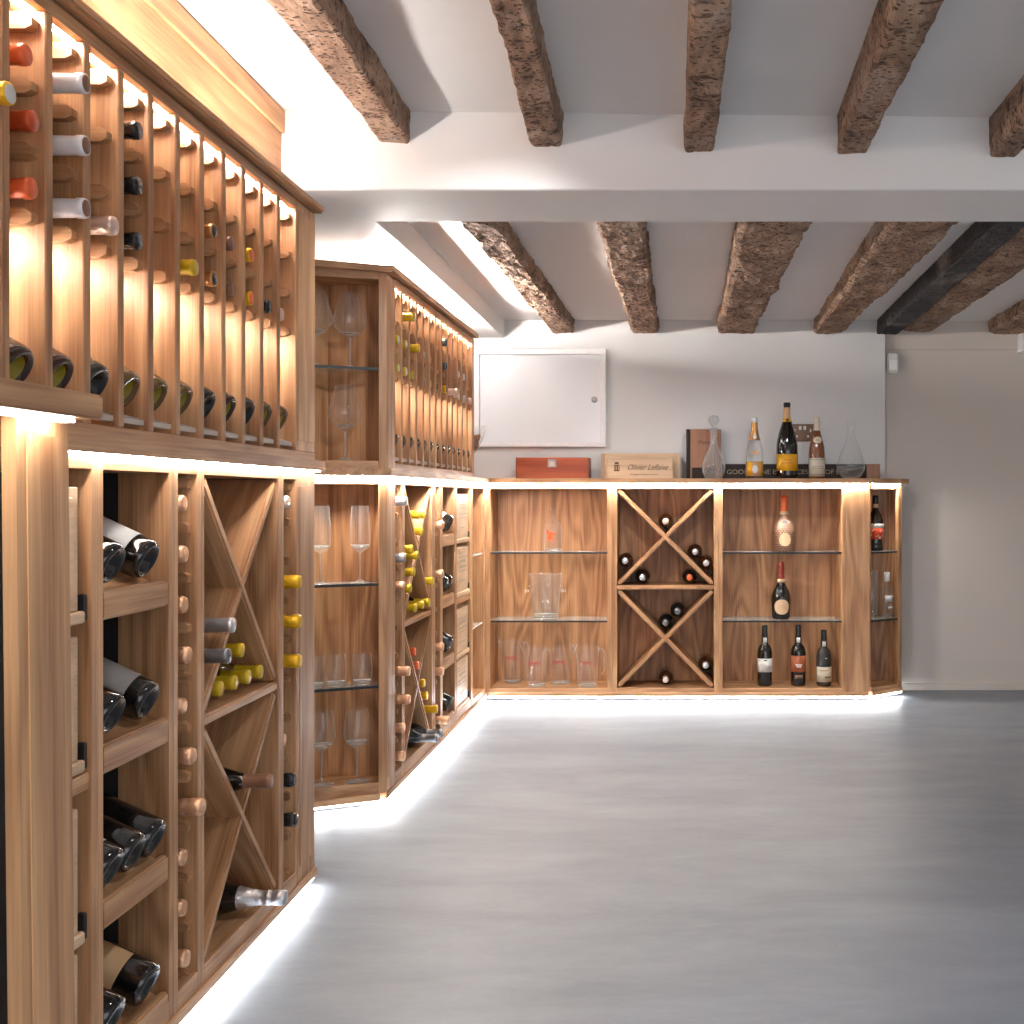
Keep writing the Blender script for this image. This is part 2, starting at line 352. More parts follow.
def text_part(body, size, mat, parent, M, name='lettering', shear=0.0, extrude=0.0004, align='CENTER', width=None):
    cu = bpy.data.curves.new(name, 'FONT'); cu.body = body; cu.size = size; cu.shear = shear; cu.extrude = extrude
    cu.align_x = align; cu.align_y = 'CENTER'; cu.resolution_u = 3
    tmp = bpy.data.objects.new('tmp', cu); COL.objects.link(tmp)
    bpy.context.view_layer.update()
    me = bpy.data.meshes.new_from_object(tmp.evaluated_get(bpy.context.evaluated_depsgraph_get()))
    bpy.data.objects.remove(tmp)
    me.materials.clear(); me.materials.append(MATS[mat])
    if width:
        xs = [v.co.x for v in me.vertices]; k = width / (max(xs) - min(xs))
        for v in me.vertices: v.co.x *= k
    return link(name, me, parent, M)
FACE = RX(90)     # text upright, readable from local -y

# ------------------------------------------------------------------ bottles
BT = {
 'bordeaux': dict(H=0.30, body=[(0, .028), (.014, .020), (.022, .006), (.029, 0), (.033, .0015), (.0362, .006), (.0375, .015), (.0375, .185), (.0365, .197), (.032, .209), (.023, .222), (.0165, .234), (.0148, .25), (.0142, .288), (.0155, .29), (.0155, .298), (0, .298)],
                  cap=[(.0160, .236), (.0152, .25), (.0147, .286), (.0160, .289), (.0160, .297), (.0150, .301), (0, .301)], lab=(.035, .130, .0378)),
 'burgundy': dict(H=0.30, body=[(0, .03), (.017, .018), (.026, .004), (.033, 0), (.0385, .004), (.0395, .012), (.0395, .145), (.038, .165), (.032, .19), (.024, .215), (.0175, .236), (.0148, .255), (.0143, .288), (.0155, .29), (.0155, .298), (0, .298)],
                  cap=[(.0172, .236), (.0155, .255), (.0148, .286), (.0160, .289), (.0160, .297), (.0150, .301), (0, .301)], lab=(.05, .13, .0398)),
 'champagne': dict(H=0.315, body=[(0, .032), (.018, .02), (.028, .004), (.036, 0), (.042, .005), (.0435, .014), (.0435, .13), (.042, .15), (.035, .18), (.026, .21), (.019, .24), (.0155, .262), (.0150, .30), (0, .30)],
                  cap=[(.0262, .212), (.0195, .24), (.0160, .262), (.0158, .272), (.0172, .276), (.0168, .281), (.0155, .285), (.0165, .29), (.0172, .3), (.0172, .310), (.0150, .316), (.008, .317), (0, .3165)], lab=(.05, .12, .0438)),
 'port': dict(H=0.295, body=[(0, .02), (.02, .01), (.028, .0), (.0345, .003), (.0365, .010), (.0370, .165), (.036, .18), (.030, .195), (.020, .205), (.0165, .215), (.0175, .232), (.0160, .248), (.0145, .255), (.0140, .288), (0, .292)],
                  cap=[(.0178, .232), (.0163, .248), (.0150, .257), (.0145, .288), (.0140, .294), (0, .2945)], lab=(.055, .135, .0373)),
}
MESHC = {}
def cached(key, fn):
    if key not in MESHC: MESHC[key] = fn()
    return MESHC[key]
def bottle_parts(root, kind, glass, foil, paper=None, seg=24, capend=None, label_arc=None, name='glass_body'):
    b = BT[kind]
    link(name, cached((kind, glass, 'b', seg), lambda: MB().lathe(b['body'], seg).mesh(name, glass)), root)
    if foil:
        c = link('foil_capsule', cached((kind, foil, 'c', seg), lambda: MB().lathe(b['cap'], seg).mesh('foil_capsule', foil)), root)
        if capend:
            h = b['cap'][-1][1]
            link('cap_disc', cached((kind, capend, 'e'), lambda: MB().lathe([(0, h - .0015), (.0130, h - .0015), (.0130, h + .0006), (.0115, h + .0012), (0, h + .0012)], 20).mesh('cap_disc', capend)), c)
    if paper:
        z0, z1, r = b['lab']
        arc = label_arc or (0, 360)
        def mk():
            mb = MB(); n = 20; vs = []
            for i in range(n + 1):
                a = R(arc[0] + (arc[1] - arc[0]) * i / n)
                vs.append([(q * math.cos(a), q * math.sin(a), z) for q, z in ((r, z0), (r + .0006, z0), (r + .0006, z1), (r, z1))])
            V = [[mb.bm.verts.new(p) for p in row] for row in vs]
            for A, B in zip(V, V[1:]):
                for k in range(4):
                    f = mb.bm.faces.new((A[k], B[k], B[(k + 1) % 4], A[(k + 1) % 4])); f.smooth = k == 1
            if arc[1] - arc[0] < 359:
                mb.bm.faces.new(V[0]); mb.bm.faces.new(V[-1][::-1])
            return mb.mesh('paper_label', paper)
        link('paper_label', cached((kind, paper, 'l', arc), mk), root)
    return root

def neck_out(fr, s, z, front, kind, glass, foil, label, group, capend=None, tilt=0.0, paper=None):
    """bottle on its side, neck towards the room; front = local y of the capsule end"""
    H = BT[kind]['H']
    M = fr @ T(s, front + H * math.cos(R(tilt)), z - H * math.sin(R(tilt)) * 0) @ RX(90 - tilt) @ RZ(random.uniform(0, 360))
    t = thing('wine_bottle' if kind != 'champagne' else 'champagne_bottle', label, 'bottle', M, group)
    return bottle_parts(t, kind, glass, foil, paper, 20, capend)
def base_out(fr, s, d, z, a, kind, glass, foil, label, group, paper=None, spin=0, arc=None):
    """bottle lying back, base towards the room, neck up and inwards by angle a"""
    M = fr @ T(s, d, z) @ RX(-(90 - a)) @ RZ(spin)
    t = thing('wine_bottle', label, 'bottle', M, group)
    return bottle_parts(t, kind, glass, foil, paper, 28, label_arc=arc)

# ------------------------------------------------------------------ the room
def quad(*p):
    mb = MB(); mb.bm.faces.new([mb.bm.verts.new(q) for q in p]); return mb
YB, YR, XL, XR, YF = 6.05, 6.11, -1.36, 3.2, -1.2
struct('floor', MB().box(XL - .1, XR + .1, YF, YR + .1, -0.1, 0, 0), 'floor', 'grey painted concrete floor')
struct('wall_back', MB().box(XL - .1, 1.078, YB, YB + .16, 0, 2.1, 0), 'wall_paint', 'pale plastered back wall')
w = MB().box(1.078, XR, YR, YR + .1, 0, 1.806, 0).box(1.078, XR, YR - .018, YR + .1, 1.806, 2.1, 0)
struct('wall_back_recess', w, 'recess_paint', 'warm white recessed end of the back wall')
struct('wall_left', MB().box(XL - .1, XL, YF, YB, 0, 2.15, 0), 'wall_paint', 'white left wall behind the racks')
struct('wall_right', MB().box(XR, XR + .1, YF, YR + .1, 0, 2.15, 0), 'wall_paint', 'white right wall out of view')
struct('ceiling', MB().hexa([(XL - .1, YF, 2.075), (XR + .1, YF, 2.03), (XR + .1, 3.2, 2.03), (XL - .1, 3.2, 2.075), (XL - .1, YF, 2.2), (XR + .1, YF, 2.2), (XR + .1, 3.2, 2.2), (XL - .1, 3.2, 2.2)])
       .box(XL - .1, XR + .1, 3.4, YR + .1, 1.956, 2.2, 0), 'ceiling_paint', 'painted ceiling between the beams')
struct('trim_1', MB().box(XL, XR, 3.12, 3.48, 1.8556, 2.2, 0.004), 'ceiling_paint', 'white boxed cross beam spanning the room')
struct('trim_2', MB().box(XL, -0.924, 3.48, YB, 1.8625, 1.99, 0.004), 'ceiling_paint', 'white boxed soffit along the left wall')
struct('baseboard_back', MB().box(1.14, XR, YR - .012, YR, 0, 0.035, 0.002), 'recess_paint', 'low skirting of the recessed wall')
struct('trim_3', MB().box(1.79, 1.98, YR - .10, YR, 1.79, 1.90, 0.003), 'white_paint', 'white bracket under the far right beam')

def beam(label, Yn, xn, Yf, xf, zb, zt, mat='old_timber', rough=0.008, group='old timber ceiling joists', seed=0, notch=()):
    n = max(30, int((Yf - Yn) / 0.016)); mb = MB(); rows = []
    nb, nsd = 12, 6
    for i in range(n + 1):
        t = i / n; y = Yn + (Yf - Yn) * t
        a = xn[0] + (xf[0] - xn[0]) * t; b = xn[1] + (xf[1] - xn[1]) * t
        prof = [(a, zt - (zt - zb) * k / nsd) for k in range(nsd)] + [(a + (b - a) * k / nb, zb) for k in range(nb + 1)] + [(b, zb + (zt - zb) * (k + 1) / nsd) for k in range(nsd)]
        row = []
        for k, (x, z) in enumerate(prof):
            q = Vector((x * 9 + seed * 7.1, y * 5, z * 9))
            d = noise.noise_vector(q) * rough + noise.noise_vector(q * 4.3) * rough * 0.6 + noise.noise_vector(q * 9.1) * rough * 0.35
            pit = max(0, noise.noise(Vector((x * 45, y * 70, seed))) - .28) * rough * 2.2; d.z += pit
            big = noise.noise(Vector((seed * 3.3, y * 1.7, 0.3 if k < nsd + nb / 2 else 5.1))) * rough * 0.7
            if z >= zt - 1e-6: row.append(mb.bm.verts.new((x + big, y, z))); continue
            c = 0.0
            if k in (nsd, nsd + nb): c = rough * 0.8
            for (ny, nd) in notch:
                if y < ny: c -= nd * 0.5
            row.append(mb.bm.verts.new((x + d.x + big * (1 if k > nsd + nb / 2 else -1), y, z + d.z * 0.8 + c)))
        rows.append(row)
    for A, B in zip(rows, rows[1:]):
        for k in range(len(A) - 1):
            mb.bm.faces.new((A[k], A[k + 1], B[k + 1], B[k])).smooth = False
        mb.bm.faces.new((A[-1], A[0], B[0], B[-1]))
    mb.bm.faces.new(rows[0]); mb.bm.faces.new(rows[-1][::-1])
    o = mb.build('ceiling_beam', mat); return tag(o, label, 'beam', group)
# near bay (xn at Y=YF by extrapolation)
def ex(x0, y0, x1, y1, y): return x1 + (x0 - x1) * (y1 - y) / (y1 - y0)
near = [('pitted brown ceiling beam nearest the racks in the near bay', (-.803, -.706), (-.811, -.730), 1.983),
        ('brown ceiling beam second from the left in the near bay', (-.366, -.300), (-.402, -.320), 1.975),
        ('dark ribbed ceiling beam, middle of the near bay', (.0207, .096), (.0136, .095), 1.959),
        ('dark brown ceiling beam second from the right in the near bay', (.4076, .4996), (.428, .507), 1.955),
        ('brown ceiling beam at the right edge of the near bay', (.835, .925), (.841, .913), 1.945)]
for i, (lb, a, b, z) in enumerate(near):
    an = tuple(ex(a[k], 2.2, b[k], 3.12, YF) for k in (0, 1))
    beam(lb, YF, an, 3.125, b, z, 2.085 if i < 2 else 2.06, seed=i + 1, rough=0.006)
far = [('rough grey-brown ceiling beam, leftmost in the far bay', (-.700, -.590), (-.670, -.5555), 'old_timber', 1.888, 0.011),
       ('crumbling brown ceiling beam second from the left in the far bay', (-.2686, -.120), (-.2536, -.117), 'old_timber', 1.888, 0.011),
       ('broad cracked brown ceiling beam, third from left in far bay', (.188, .405), (.200, .389), 'old_timber', 1.885, 0.011),
       ('notched brown ceiling beam left of the black beam', (.651, .875), (.705, .855), 'old_timber', 1.885, 0.011),
       ('black painted ceiling beam in the far bay', (.99, 1.09), (1.035, 1.15), 'black_timber', 1.880, 0.005),
       ('reddish brown ceiling beam against the black beam', (1.125, 1.33), (1.18, 1.34), 'old_timber', 1.90, 0.011),
       ('short brown ceiling beam at far right by the bracket', (1.58, 1.80), (1.63, 1.85), 'old_timber', 1.885, 0.012)]
for i, (lb, a, b, mt, z, ro) in enumerate(far):
    beam(lb, 3.475, a, (YR if b[0] > 1.07 else YB) - .001, b, z, 1.965, mt, ro, seed=i + 20, notch=[(4.9, 0.02)] if i in (2, 3) else ())

# ------------------------------------------------------------------ cabinet builders
CZ0, CZ1 = 1.092, 1.118      # worktop underside / top
def cab(fr, name, label, a, b, ta=0.019, tb=0.019, D=0.33, zb=0.048, floor_z=0.086, cat='cabinet', group=None, back='oak_back_board', back_d=None, side_r_depth=None, rail=True):
    M = fr @ T(a, 0, 0); t = thing(name, label, cat, M, group); w = b - a
    MB().box(-ta, 0, 0, D, zb, CZ1 - .026).build('side_panel', OAK[2], t)
    if side_r_depth:
        MB().box(w, w + tb, 0, side_r_depth, zb, CZ1 - .026).build('side_panel', OAK[2], t)
        MB().box(w, w + tb * .8, side_r_depth, D, zb, CZ1 - .026, 0).build('shade_liner', 'shade_liner', t)  # added black sheet drawing the unlit void past the short panel
    else: MB().box(w, w + tb, 0, D, zb, CZ1 - .026).build('side_panel', OAK[2], t)
    bd = back_d or D - .02
    MB().box(0, w, bd, bd + .012, zb, CZ1 - .026, 0).build('back_panel', back, t)
    MB().box(0, w, 0.0, bd, 1.066, CZ1 - .026, 0.001).build('top_rail', OAK[0], t)
    MB().box(0, w, 0.0, bd, zb, floor_z, 0.001).build('bottom_panel', OAK[0], t)
    return t, w
def cross(t, w, z0, z1, d0, d1, th=0.018):
    cx, cz = w / 2, (z0 + z1) / 2; Ld = math.hypot(w, z1 - z0) - th * 1.0; a = math.atan2(z1 - z0, w)
    for sg in (1, -1):
        M = T(cx, 0, cz) @ Matrix.Rotation(-sg * a, 4, 'Y')
        MB().box(-Ld / 2, Ld / 2, d0 + (0.0006 if sg > 0 else 0), d1, -th / 2, th / 2, 0.0045, seg=2).build('cross_board', OAK[0], t, M)
COLZ = [1.011 - 0.0976 * k for k in range(10)]
def column(fr, label, a, b, group, **kw):
    t, w = cab(fr, 'bottle_column_rack', label, a, b, cat='wine rack', group=group, D=.35, **kw)
    for k in range(-1, 10):
        zt = .972 - .0976 * k
        if zt > 1.066: zt = 1.06
        for x0, x1 in ((0, .020), (w - .020, w)):
            q = .20 if k >= 0 else .06
            m = MB().prism([(.014, zt - .021), (q, zt - .021), (q, zt), (.022, zt), (.012, zt - .006), (.012, zt - .017)], x0 + .0003, x1 - .0003, 'x')
            m.build('bottle_rest', OAK[1], t)
    return t
def xrack(fr, label, a, b, group, zb=.048, fz=.086, D=.33, th=.018, **kw):
    t, w = cab(fr, 'cross_wine_rack', label, a, b, cat='wine rack', group=group, zb=zb, floor_z=fz, D=D, **kw)
    bd = kw.get('back_d') or D - .02
    MB().box(0, w, 0.002, bd, .562, .583, .004, seg=2).build('middle_shelf', OAK[0], t)
    cross(t, w, .583, 1.066, .004, bd, th); cross(t, w, fz, .562, .004, bd, th)
    return t
DZ = [.868, .614, .358, .105]
def display(fr, label, a, b, group, **kw):
    t, w = cab(fr, 'bottle_display_rack', label, a, b, cat='wine rack', group=group, side_r_depth=.095, back='shade_liner', **kw)  # back board blackened to read as an unlit hollow
    for z in DZ:
        z0 = max(z - .049, .052)
        MB().box(0, w, 0.001, .018, z0, z, .004, seg=2).build('shelf_rail', OAK[0], t)
        ta = math.tan(R(25))
        zz = max(z - .004, .09)
        MB().hexa([(.002, .018, zz - .016), (w - .002, .018, zz - .016), (w - .002, .30, zz - .016 + .282 * ta), (.002, .30, zz - .016 + .282 * ta),
                   (.002, .018, zz - .006), (w - .002, .018, zz - .006), (w - .002, .30, zz - .006 + .282 * ta), (.002, .30, zz - .006 + .282 * ta)]).build('sloped_shelf', 'shade_liner' if False else OAK[0], t)
    return t
CASEZ = [.84, .603, .33, .10]
def caserack(fr, label, a, b, where, group, vis=4, **kw):
    t, w = cab(fr, 'wine_case_rack', label, a, b, cat='wine rack', group=group, **kw)
    MB().box(0, w, 0.004, .022, .553, .580, .002).build('middle_rail', OAK[0], t)
    for k, z in enumerate(CASEZ):
        MB().box(.012, w - .012, .004, .29, z - .02, z, .003).build('pull_out_shelf', PINE, t)
        for x0, x1 in ((w - .010, w - .002),):
            m = MB().box(x0, x1, .006, .020, z - .016, z + .026, .002).box(x0 - .004, x1, .020, .026, z + .004, z + .014, .002)
            m.build('runner_bracket', 'black_metal', t)
    for k, z in enumerate(CASEZ):
        c = thing('wooden_wine_case', 'pale pine wine case in the %s, %s from the top' % (where, ORD[k]), 'wine case', fr @ T(a + w / 2, .011, z + .0006), 'pine wine cases stacked in the case racks')
        hw = w / 2 - .022
        m = MB().box(-hw, hw, 0, .27, 0, .197, .002)
        m.box(-hw + .02, hw - .02, -.004, 0, .018, .180, .0015)
        m.build('case_body', PINE, c)
        m = MB()
        for z0, z1, q in ((.150, .153, .7), (.128, .140, .45), (.105, .112, .6), (.09, .093, .6), (.045, .049, .35)):
            m.box(-hw * q, hw * q, -.0052, -.004, z0, z1, 0)
        m.build('branded_lines', 'ink_cream', c)
    return t

def plinth(fr, name, label, s0, s1, d0=-.006, d1=.02, z0=.026, z1=.048):
    o = MB().box(s0, s1, d0, d1, z0, z1, .002).build(name, OAK[0]); o.matrix_world = fr
    return tag(o, label, 'plinth', 'oak plinths under the cabinets')
def worktop_box(fr, label, s0, s1, d0, d1, ends=True):
    o = MB().box(s0, s1, d0, d1, CZ0, CZ1, .0025, seg=2).build('worktop', OAK[0]); o.matrix_world = fr
    return tag(o, label, 'worktop')
def led(fr, label, s0, s1, d0, d1, z0, z1, mat, group=None):
    m = MB().box(s0, s1, d0, d1, z0, z1, 0); o = m.build('led_strip', mat); o.matrix_world = fr
    return tag(o, label, 'led strip', group)

# support feet hidden under the cabinets keep them off the floor
def feet(fr, label, s0, s1, d0=.10, d1=.30):
    o = MB().box(s0, s1, d0, d1, 0, .048, 0).build('recessed_base', 'charcoal'); o.matrix_world = fr
    return tag(o, label, 'cabinet base')

# ------------------------------------------------------------------ run A: near left lower cabinets
caserack(FA, 'oak wine case rack behind the panelled stile at the left', 1.50, 1.847, 'near case rack', 'oak case racks')
display(FA, 'near oak display rack with black bottles on four sloping shelves', 1.885, 2.137, 'oak display racks')
column(FA, 'near oak bottle column full of copper-capped champagne bottles', 2.176, 2.2685, 'oak bottle columns')
xrack(FA, 'near oak cross rack with yellow-capped bottles, beside the floor glow', 2.301, 2.745, 'oak cross racks', ta=.0125, tb=.019, th=.022)
t = column(FA, 'oak bottle column at the end of the near cabinet run', 2.784, 2.8765, 'oak bottle columns', tb=.006)
MB().box(.0985, .246, 0, .33, .048, CZ0, .0015).build('end_stile', OAK[2], t)
MB().box(.120, .228, -.0015, 0, .09, 1.05, .0007).build('stile_panel', OAK[2], t)
plinth(FA, 'plinth', 'oak plinth along the foot of the near left cabinets', 1.24, 3.035)
feet(FA, 'dark recessed base under the near left cabinets', 1.2, 2.95)
worktop_box(FA, 'oak worktop of the near left cabinets under the upper rack', 1.23, 3.052, -.023, .33)
led(FA, 'glowing light strip under the near left worktop', 1.23, 3.035, -.014, -.007, 1.0890, 1.092, 'led_counter', 'light strips under the worktops')
led(FA, 'glowing light strip at the foot of the near left cabinets', 1.24, 3.02, .0, .012, .020, .0255, 'led_floor', 'light strips at the cabinet feet')

# near deeper unit
t = thing('deep_cabinet', 'deeper oak cabinet end with panelled stile at the left edge', 'cabinet', FN)
lean = lambda x, z: x + (0.016) * max(0, (1.09 - z) / 1.09)
def leanbox(s0, s1, d0, d1, z0, z1):
    return MB().hexa([(s0, d0 - .012, z0), (s1, d0 - .012, z0), (s1, d1 - .012, z0), (s0, d1 - .012, z0), (s0, d0, z1), (s1, d0, z1), (s1, d1, z1), (s0, d1, z1)])
leanbox(1.098, 1.195, .002, .016, .03, 1.10).build('front_stile', OAK[2], t)
leanbox(1.115, 1.180, .0005, .0019, .06, 1.082).build('raised_panel', OAK[2], t)
MB().box(1.165, 1.190, .036, .285, .03, 1.092).build('end_panel', OAK[2], t)
MB().box(0.2, 1.160, .030, .28, .03, 1.045).build('dark_appliance', 'charcoal', t)
MB().box(0.2, 1.160, .020, .28, 1.046, 1.10).build('top_rail', OAK[0], t)
o = worktop_box(FN, 'thick worktop corner of the deeper cabinet at left edge', 0.2, 1.205, -.030, .285)
o.location.z = .0095
led(FN, 'bright light strip under the worktop at the left edge', 0.2, 1.165, -.020, -.006, 1.0965, 1.1002, 'led_counter_soft', 'light strips under the worktops')

# ------------------------------------------------------------------ run B: far left lower cabinets
B_END = 3.80
t = column(FB, 'far oak bottle column beside the glass display cabinet', 3.918, 4.0105, 'oak bottle columns')
MB().box(-.1175, -.0195, 0, .012, .048, CZ0, .0015).build('end_stile', OAK[2], t)
MB().box(-.102, -.032, -.0015, 0, .09, 1.05, .0007).build('stile_panel', OAK[2], t)
xrack(FB, 'far oak cross rack on the left run, holding many yellow-capped bottles', 4.055, 4.50, 'oak cross racks', ta=.024, tb=.024, th=.021)
column(FB, 'narrow far oak bottle column left of the sloping shelves', 4.56, 4.6525, 'oak bottle columns', ta=.034)
display(FB, 'far oak display rack of black bottles beside the pine cases', 4.70, 4.955, 'oak display racks', ta=.027)
caserack(FB, 'far oak rack holding four pine wine cases near corner', 5.0, 5.335, 'far case rack', 'oak case racks', ta=.024)
# corner bay of run B, open to the back run too
t = thing('corner_cabinet', 'open oak corner cabinet with two short glass shelves', 'cabinet', FB)
MB().box(5.356, 5.385, 0, .33, .048, CZ0).build('side_panel', OAK[2], t)
MB().box(5.385, 5.70, .29, .302, .048, CZ0, 0).build('back_panel', OAKB, t)
MB().box(5.70, 5.7285, 0, .29, .048, CZ0).build('side_panel', OAK[2], t)
MB().box(5.385, 5.70, 0, .29, 1.066, CZ0, .001).build('top_rail', OAK[0], t)
MB().box(5.385, 5.70, 0, .29, .048, .076, .001).build('bottom_panel', OAK[0], t)
for z in (.745, .402):
    p = MB().box(5.386, 5.699, .012, .288, z - .003, z + .003, 0).build('glass_shelf', 'shelf_glass', t)
    MB().box(5.386, 5.699, .0095, .012, z - .003, z + .003, 0).build('shelf_edge', 'acrylic', p)
plinth(FB, 'plinth', 'oak plinth along the foot of the far left cabinets', 3.792, 5.744)
feet(FB, 'dark recessed base under the far left cabinets', 3.92, 5.7)
led(FB, 'glowing light strip under the far left worktop', 3.80, 5.73, -.014, -.005, 1.0885, 1.092, 'led_counter_far', 'light strips under the worktops')
led(FB, 'glowing light strip at the foot of the far left cabinets', 3.81, 5.745, .0, .012, .020, .0255, 'led_floor_far', 'light strips at the cabinet feet')
# one continuous worktop for run B + display corner: polygon
gA = FG @ Vector((0.012, -.021, 0)); gB = FG @ Vector((-.31, -.021, 0))
poly = [(-.95, 5.728), (-.95, gA.y + .004), (gB.x, gB.y), (-1.355, gB.y), (-1.355, 5.728)]
o = MB().prism(poly, CZ0, CZ1, 'z').build('worktop', OAK[1]); tag(o, 'oak worktop of the far left run under its upper rack', 'worktop')

# ------------------------------------------------------------------ glass display cabinet at the near end of run B (angled)
def gbox(mb, s0, s1, d0, d1, z0, z1, **k): return mb.box(s0, s1, d0, d1, z0, z1, **k)
GI = FG.inverted()
def G(x, y): v = GI @ Vector((x, y, 0)); return (v.x, v.y)
def slab(p, q, th, z0, z1):
    p, q = Vector(p), Vector(q); d = (q - p).normalized(); n = Vector((-d.y, d.x)) * th
    return MB().prism([tuple(p), tuple(q), tuple(q + n), tuple(p + n)], z0, z1, 'z')
def open_cab(root, z0, z1, fz, tz, shelves):
    MB().box(-.027, 0.0, 0.0, .010, z0, z1).build('front_stile', OAK[2], root)
    slab(G(-.9855, 3.812), G(-.9945, 3.874), .007, z0, z1).build('side_panel', OAK[2], root)
    slab(G(-.986, 3.875), G(-1.1857, 3.875), -.012, z0, z1).build('back_panel', OAKB, root)
    slab(G(-1.1857, 3.875), G(-1.300, 3.660), -.014, z0, z1).build('left_panel', OAK[2], root)
    q = [(-.0275, .001), G(-.996, 3.812), G(-.9965, 3.873), G(-1.184, 3.873), G(-1.290, 3.67)]
    MB().prism(q, z0, fz, 'z').build('bottom_panel', OAK[0], root)
    MB().prism(q, tz, z1, 'z').build('top_panel', OAK[0], root)
    for z in shelves:
        qq = [(-.0285, .0065), G(-.998, 3.816), G(-.998, 3.871), G(-1.183, 3.871), (-.288, .0065)]
        s = MB().prism(qq, z - .003, z + .003, 'z').build('glass_shelf', 'shelf_glass', root)
        MB().box(-.288, -.016, .001, .006, z - .0045, z + .0045, 0).build('shelf_edge', 'dark_shelf_edge', s)
tl = thing('glassware_cabinet', 'open oak cabinet of flutes, tumblers and wine glasses facing the viewer', 'cabinet', FG)
open_cab(tl, .048, CZ0, .085, 1.066, (.736, .40))
tu = thing('glassware_cabinet', 'upper oak cabinet with two large wine glasses on worktop', 'cabinet', FG)
open_cab(tu, CZ1, 1.762, 1.142, 1.738, (1.444,))
MB().prism([(.012, -.020), G(-.9705, 3.7995), G(-.992, 3.808), G(-.9995, 3.889), G(-1.21, 3.889), G(-1.262, 3.63), (-.31, -.020)], 1.762, 1.783, 'z').build('cornice', OAK[0], tu)
plinth(FG, 'plinth', 'oak plinth under the angled glassware cabinet', -.31, -.022)
led(FG, 'glowing light strip at the foot of the glassware cabinet', -.31, -.01, .002, .014, .020, .0255, 'led_floor_far', 'light strips at the cabinet feet')
led(FG, 'glowing light strip under the worktop above the glassware cabinet', -.27, 0, -.013, -.004, 1.0885, 1.092, 'led_counter_far', 'light strips under the worktops')
feet(FG, 'dark recessed base under the glassware cabinet', -.26, -.08, .05, .12)

# ------------------------------------------------------------------ back run
def glass_bay(label, a, b, ta, tb):
    t, w = cab(FK, 'display_cabinet', label, a, b, ta=ta, tb=tb, D=.295, zb=.05, floor_z=.068, back_d=.24, group='oak display cabinets of the back run')
    for z in (.745, .402):
        s = MB().box(.001, w - .001, .008, .236, z - .003, z + .003, 0).build('glass_shelf', 'shelf_glass', t)
        MB().box(.001, w - .001, .005, .008, z - .0045, z + .0045, 0).build('shelf_edge', 'dark_shelf_edge', s)
    return t
glass_bay('oak back-wall cabinet of jugs, ice bucket and clear bottle', -.95, -.3625, .025, .0235)
xrack(FK, 'oak cross rack in the middle of the back wall run', -.315, .17, 'oak cross racks', zb=.05, fz=.070, D=.295, ta=.0235, tb=.0215, back_d=.24, th=.022)
t = glass_bay('oak back-wall cabinet of champagne and port bottles', .2135, .81, .0215, .018)
MB().box(.6150, .7355, 0, .024, .05, CZ0, .0015).build('wide_stile', OAK[2], t)
# angled end cabinet
iv = FD.inverted()
def strip2(p, q, th, z0, z1):
    d = Vector((q.x - p.x, q.y - p.y, 0)).normalized(); n = Vector((-d.y, d.x, 0)) * th
    return MB().prism([(p.x, p.y), (q.x, q.y), (q.x + n.x, q.y + n.y), (p.x + n.x, p.y + n.y)], z0, z1, 'z')
t = thing('end_cabinet', 'narrow angled oak end cabinet with three bottles and glass', 'cabinet', FD)
strip2(iv @ Vector((.950, 5.78, 0)), iv @ Vector((.950, 6.04, 0)), -.010, .05, CZ0).build('side_panel', OAK[2], t)
MB().box(.212, .238, 0, .02, .05, CZ0).build('front_stile', OAK[2], t)
c1 = iv @ Vector((1.138, 5.90, 0)); c2 = iv @ Vector((1.138, 6.04, 0)); c3 = iv @ Vector((.952, 6.04, 0)); c0 = iv @ Vector((.952, 5.755, 0))
strip2(c1, c2, .012, .05, CZ0).build('side_panel', OAK[2], t)
strip2(c2, c3, -.012 if False else .012, .05, CZ0).build('back_panel', OAKB, t)
qq = [(.016, .002), (.212, .002), (c1.x - .01, c1.y + .015), (c2.x - .01, c2.y - .01), (c3.x + .004, c3.y - .004), (c0.x + .01, c0.y + .01)]
MB().prism(qq, .05, .068, 'z').build('bottom_panel', OAK[0], t)
MB().prism(qq, 1.066, CZ0, 'z').build('top_panel', OAK[0], t)
for z in (.745, .402):
    s = MB().prism([(.017, .008), (.20, .008), (c2.x - .03, c2.y - .03), (c3.x + .02, c3.y - .02)], z - .003, z + .003, 'z').build('glass_shelf', 'shelf_glass', t)
    MB().box(.017, .222, .004, .008, z - .0045, z + .0045, 0).build('shelf_edge', 'dark_shelf_edge', s)
poly = [(-1.355, 5.729), (.957, 5.729), (1.176, 5.905), (1.176, 6.045), (-1.355, 6.045)]
o = MB().prism(poly, CZ0, CZ1, 'z').build('worktop', OAK[0]); tag(o, 'oak worktop of the back wall run carrying bottles and boxes', 'worktop')
o = plinth(FK, 'plinth', 'oak plinth along the foot of the back wall run', -.960, .944, -.006, .02, .028, .05)
plinth(FD, 'plinth', 'oak plinth under the angled end cabinet', .012, .243, -.006, .02, .028, .05)
feet(FK, 'dark recessed base under the back wall run', -.95, .93, .10, .28)
led(FK, 'glowing light strip under the back wall worktop', -.965, .94, -.013, .0004, 1.0885, 1.092, 'led_counter_far', 'light strips under the worktops')
led(FD, 'short glowing light strip under the angled worktop end', .010, .215, -.012, -.0003, 1.0885, 1.092, 'led_counter_far', 'light strips under the worktops')
led(FK, 'glowing light strip at the foot of the back wall run', -.96, .94, .0, .012, .022, .0275, 'led_floor_far', 'light strips at the cabinet feet')
led(FD, 'short glowing light strip at the foot of the angled end', .0, .235, .0, .012, .022, .0275, 'led_floor_far', 'light strips at the cabinet feet')

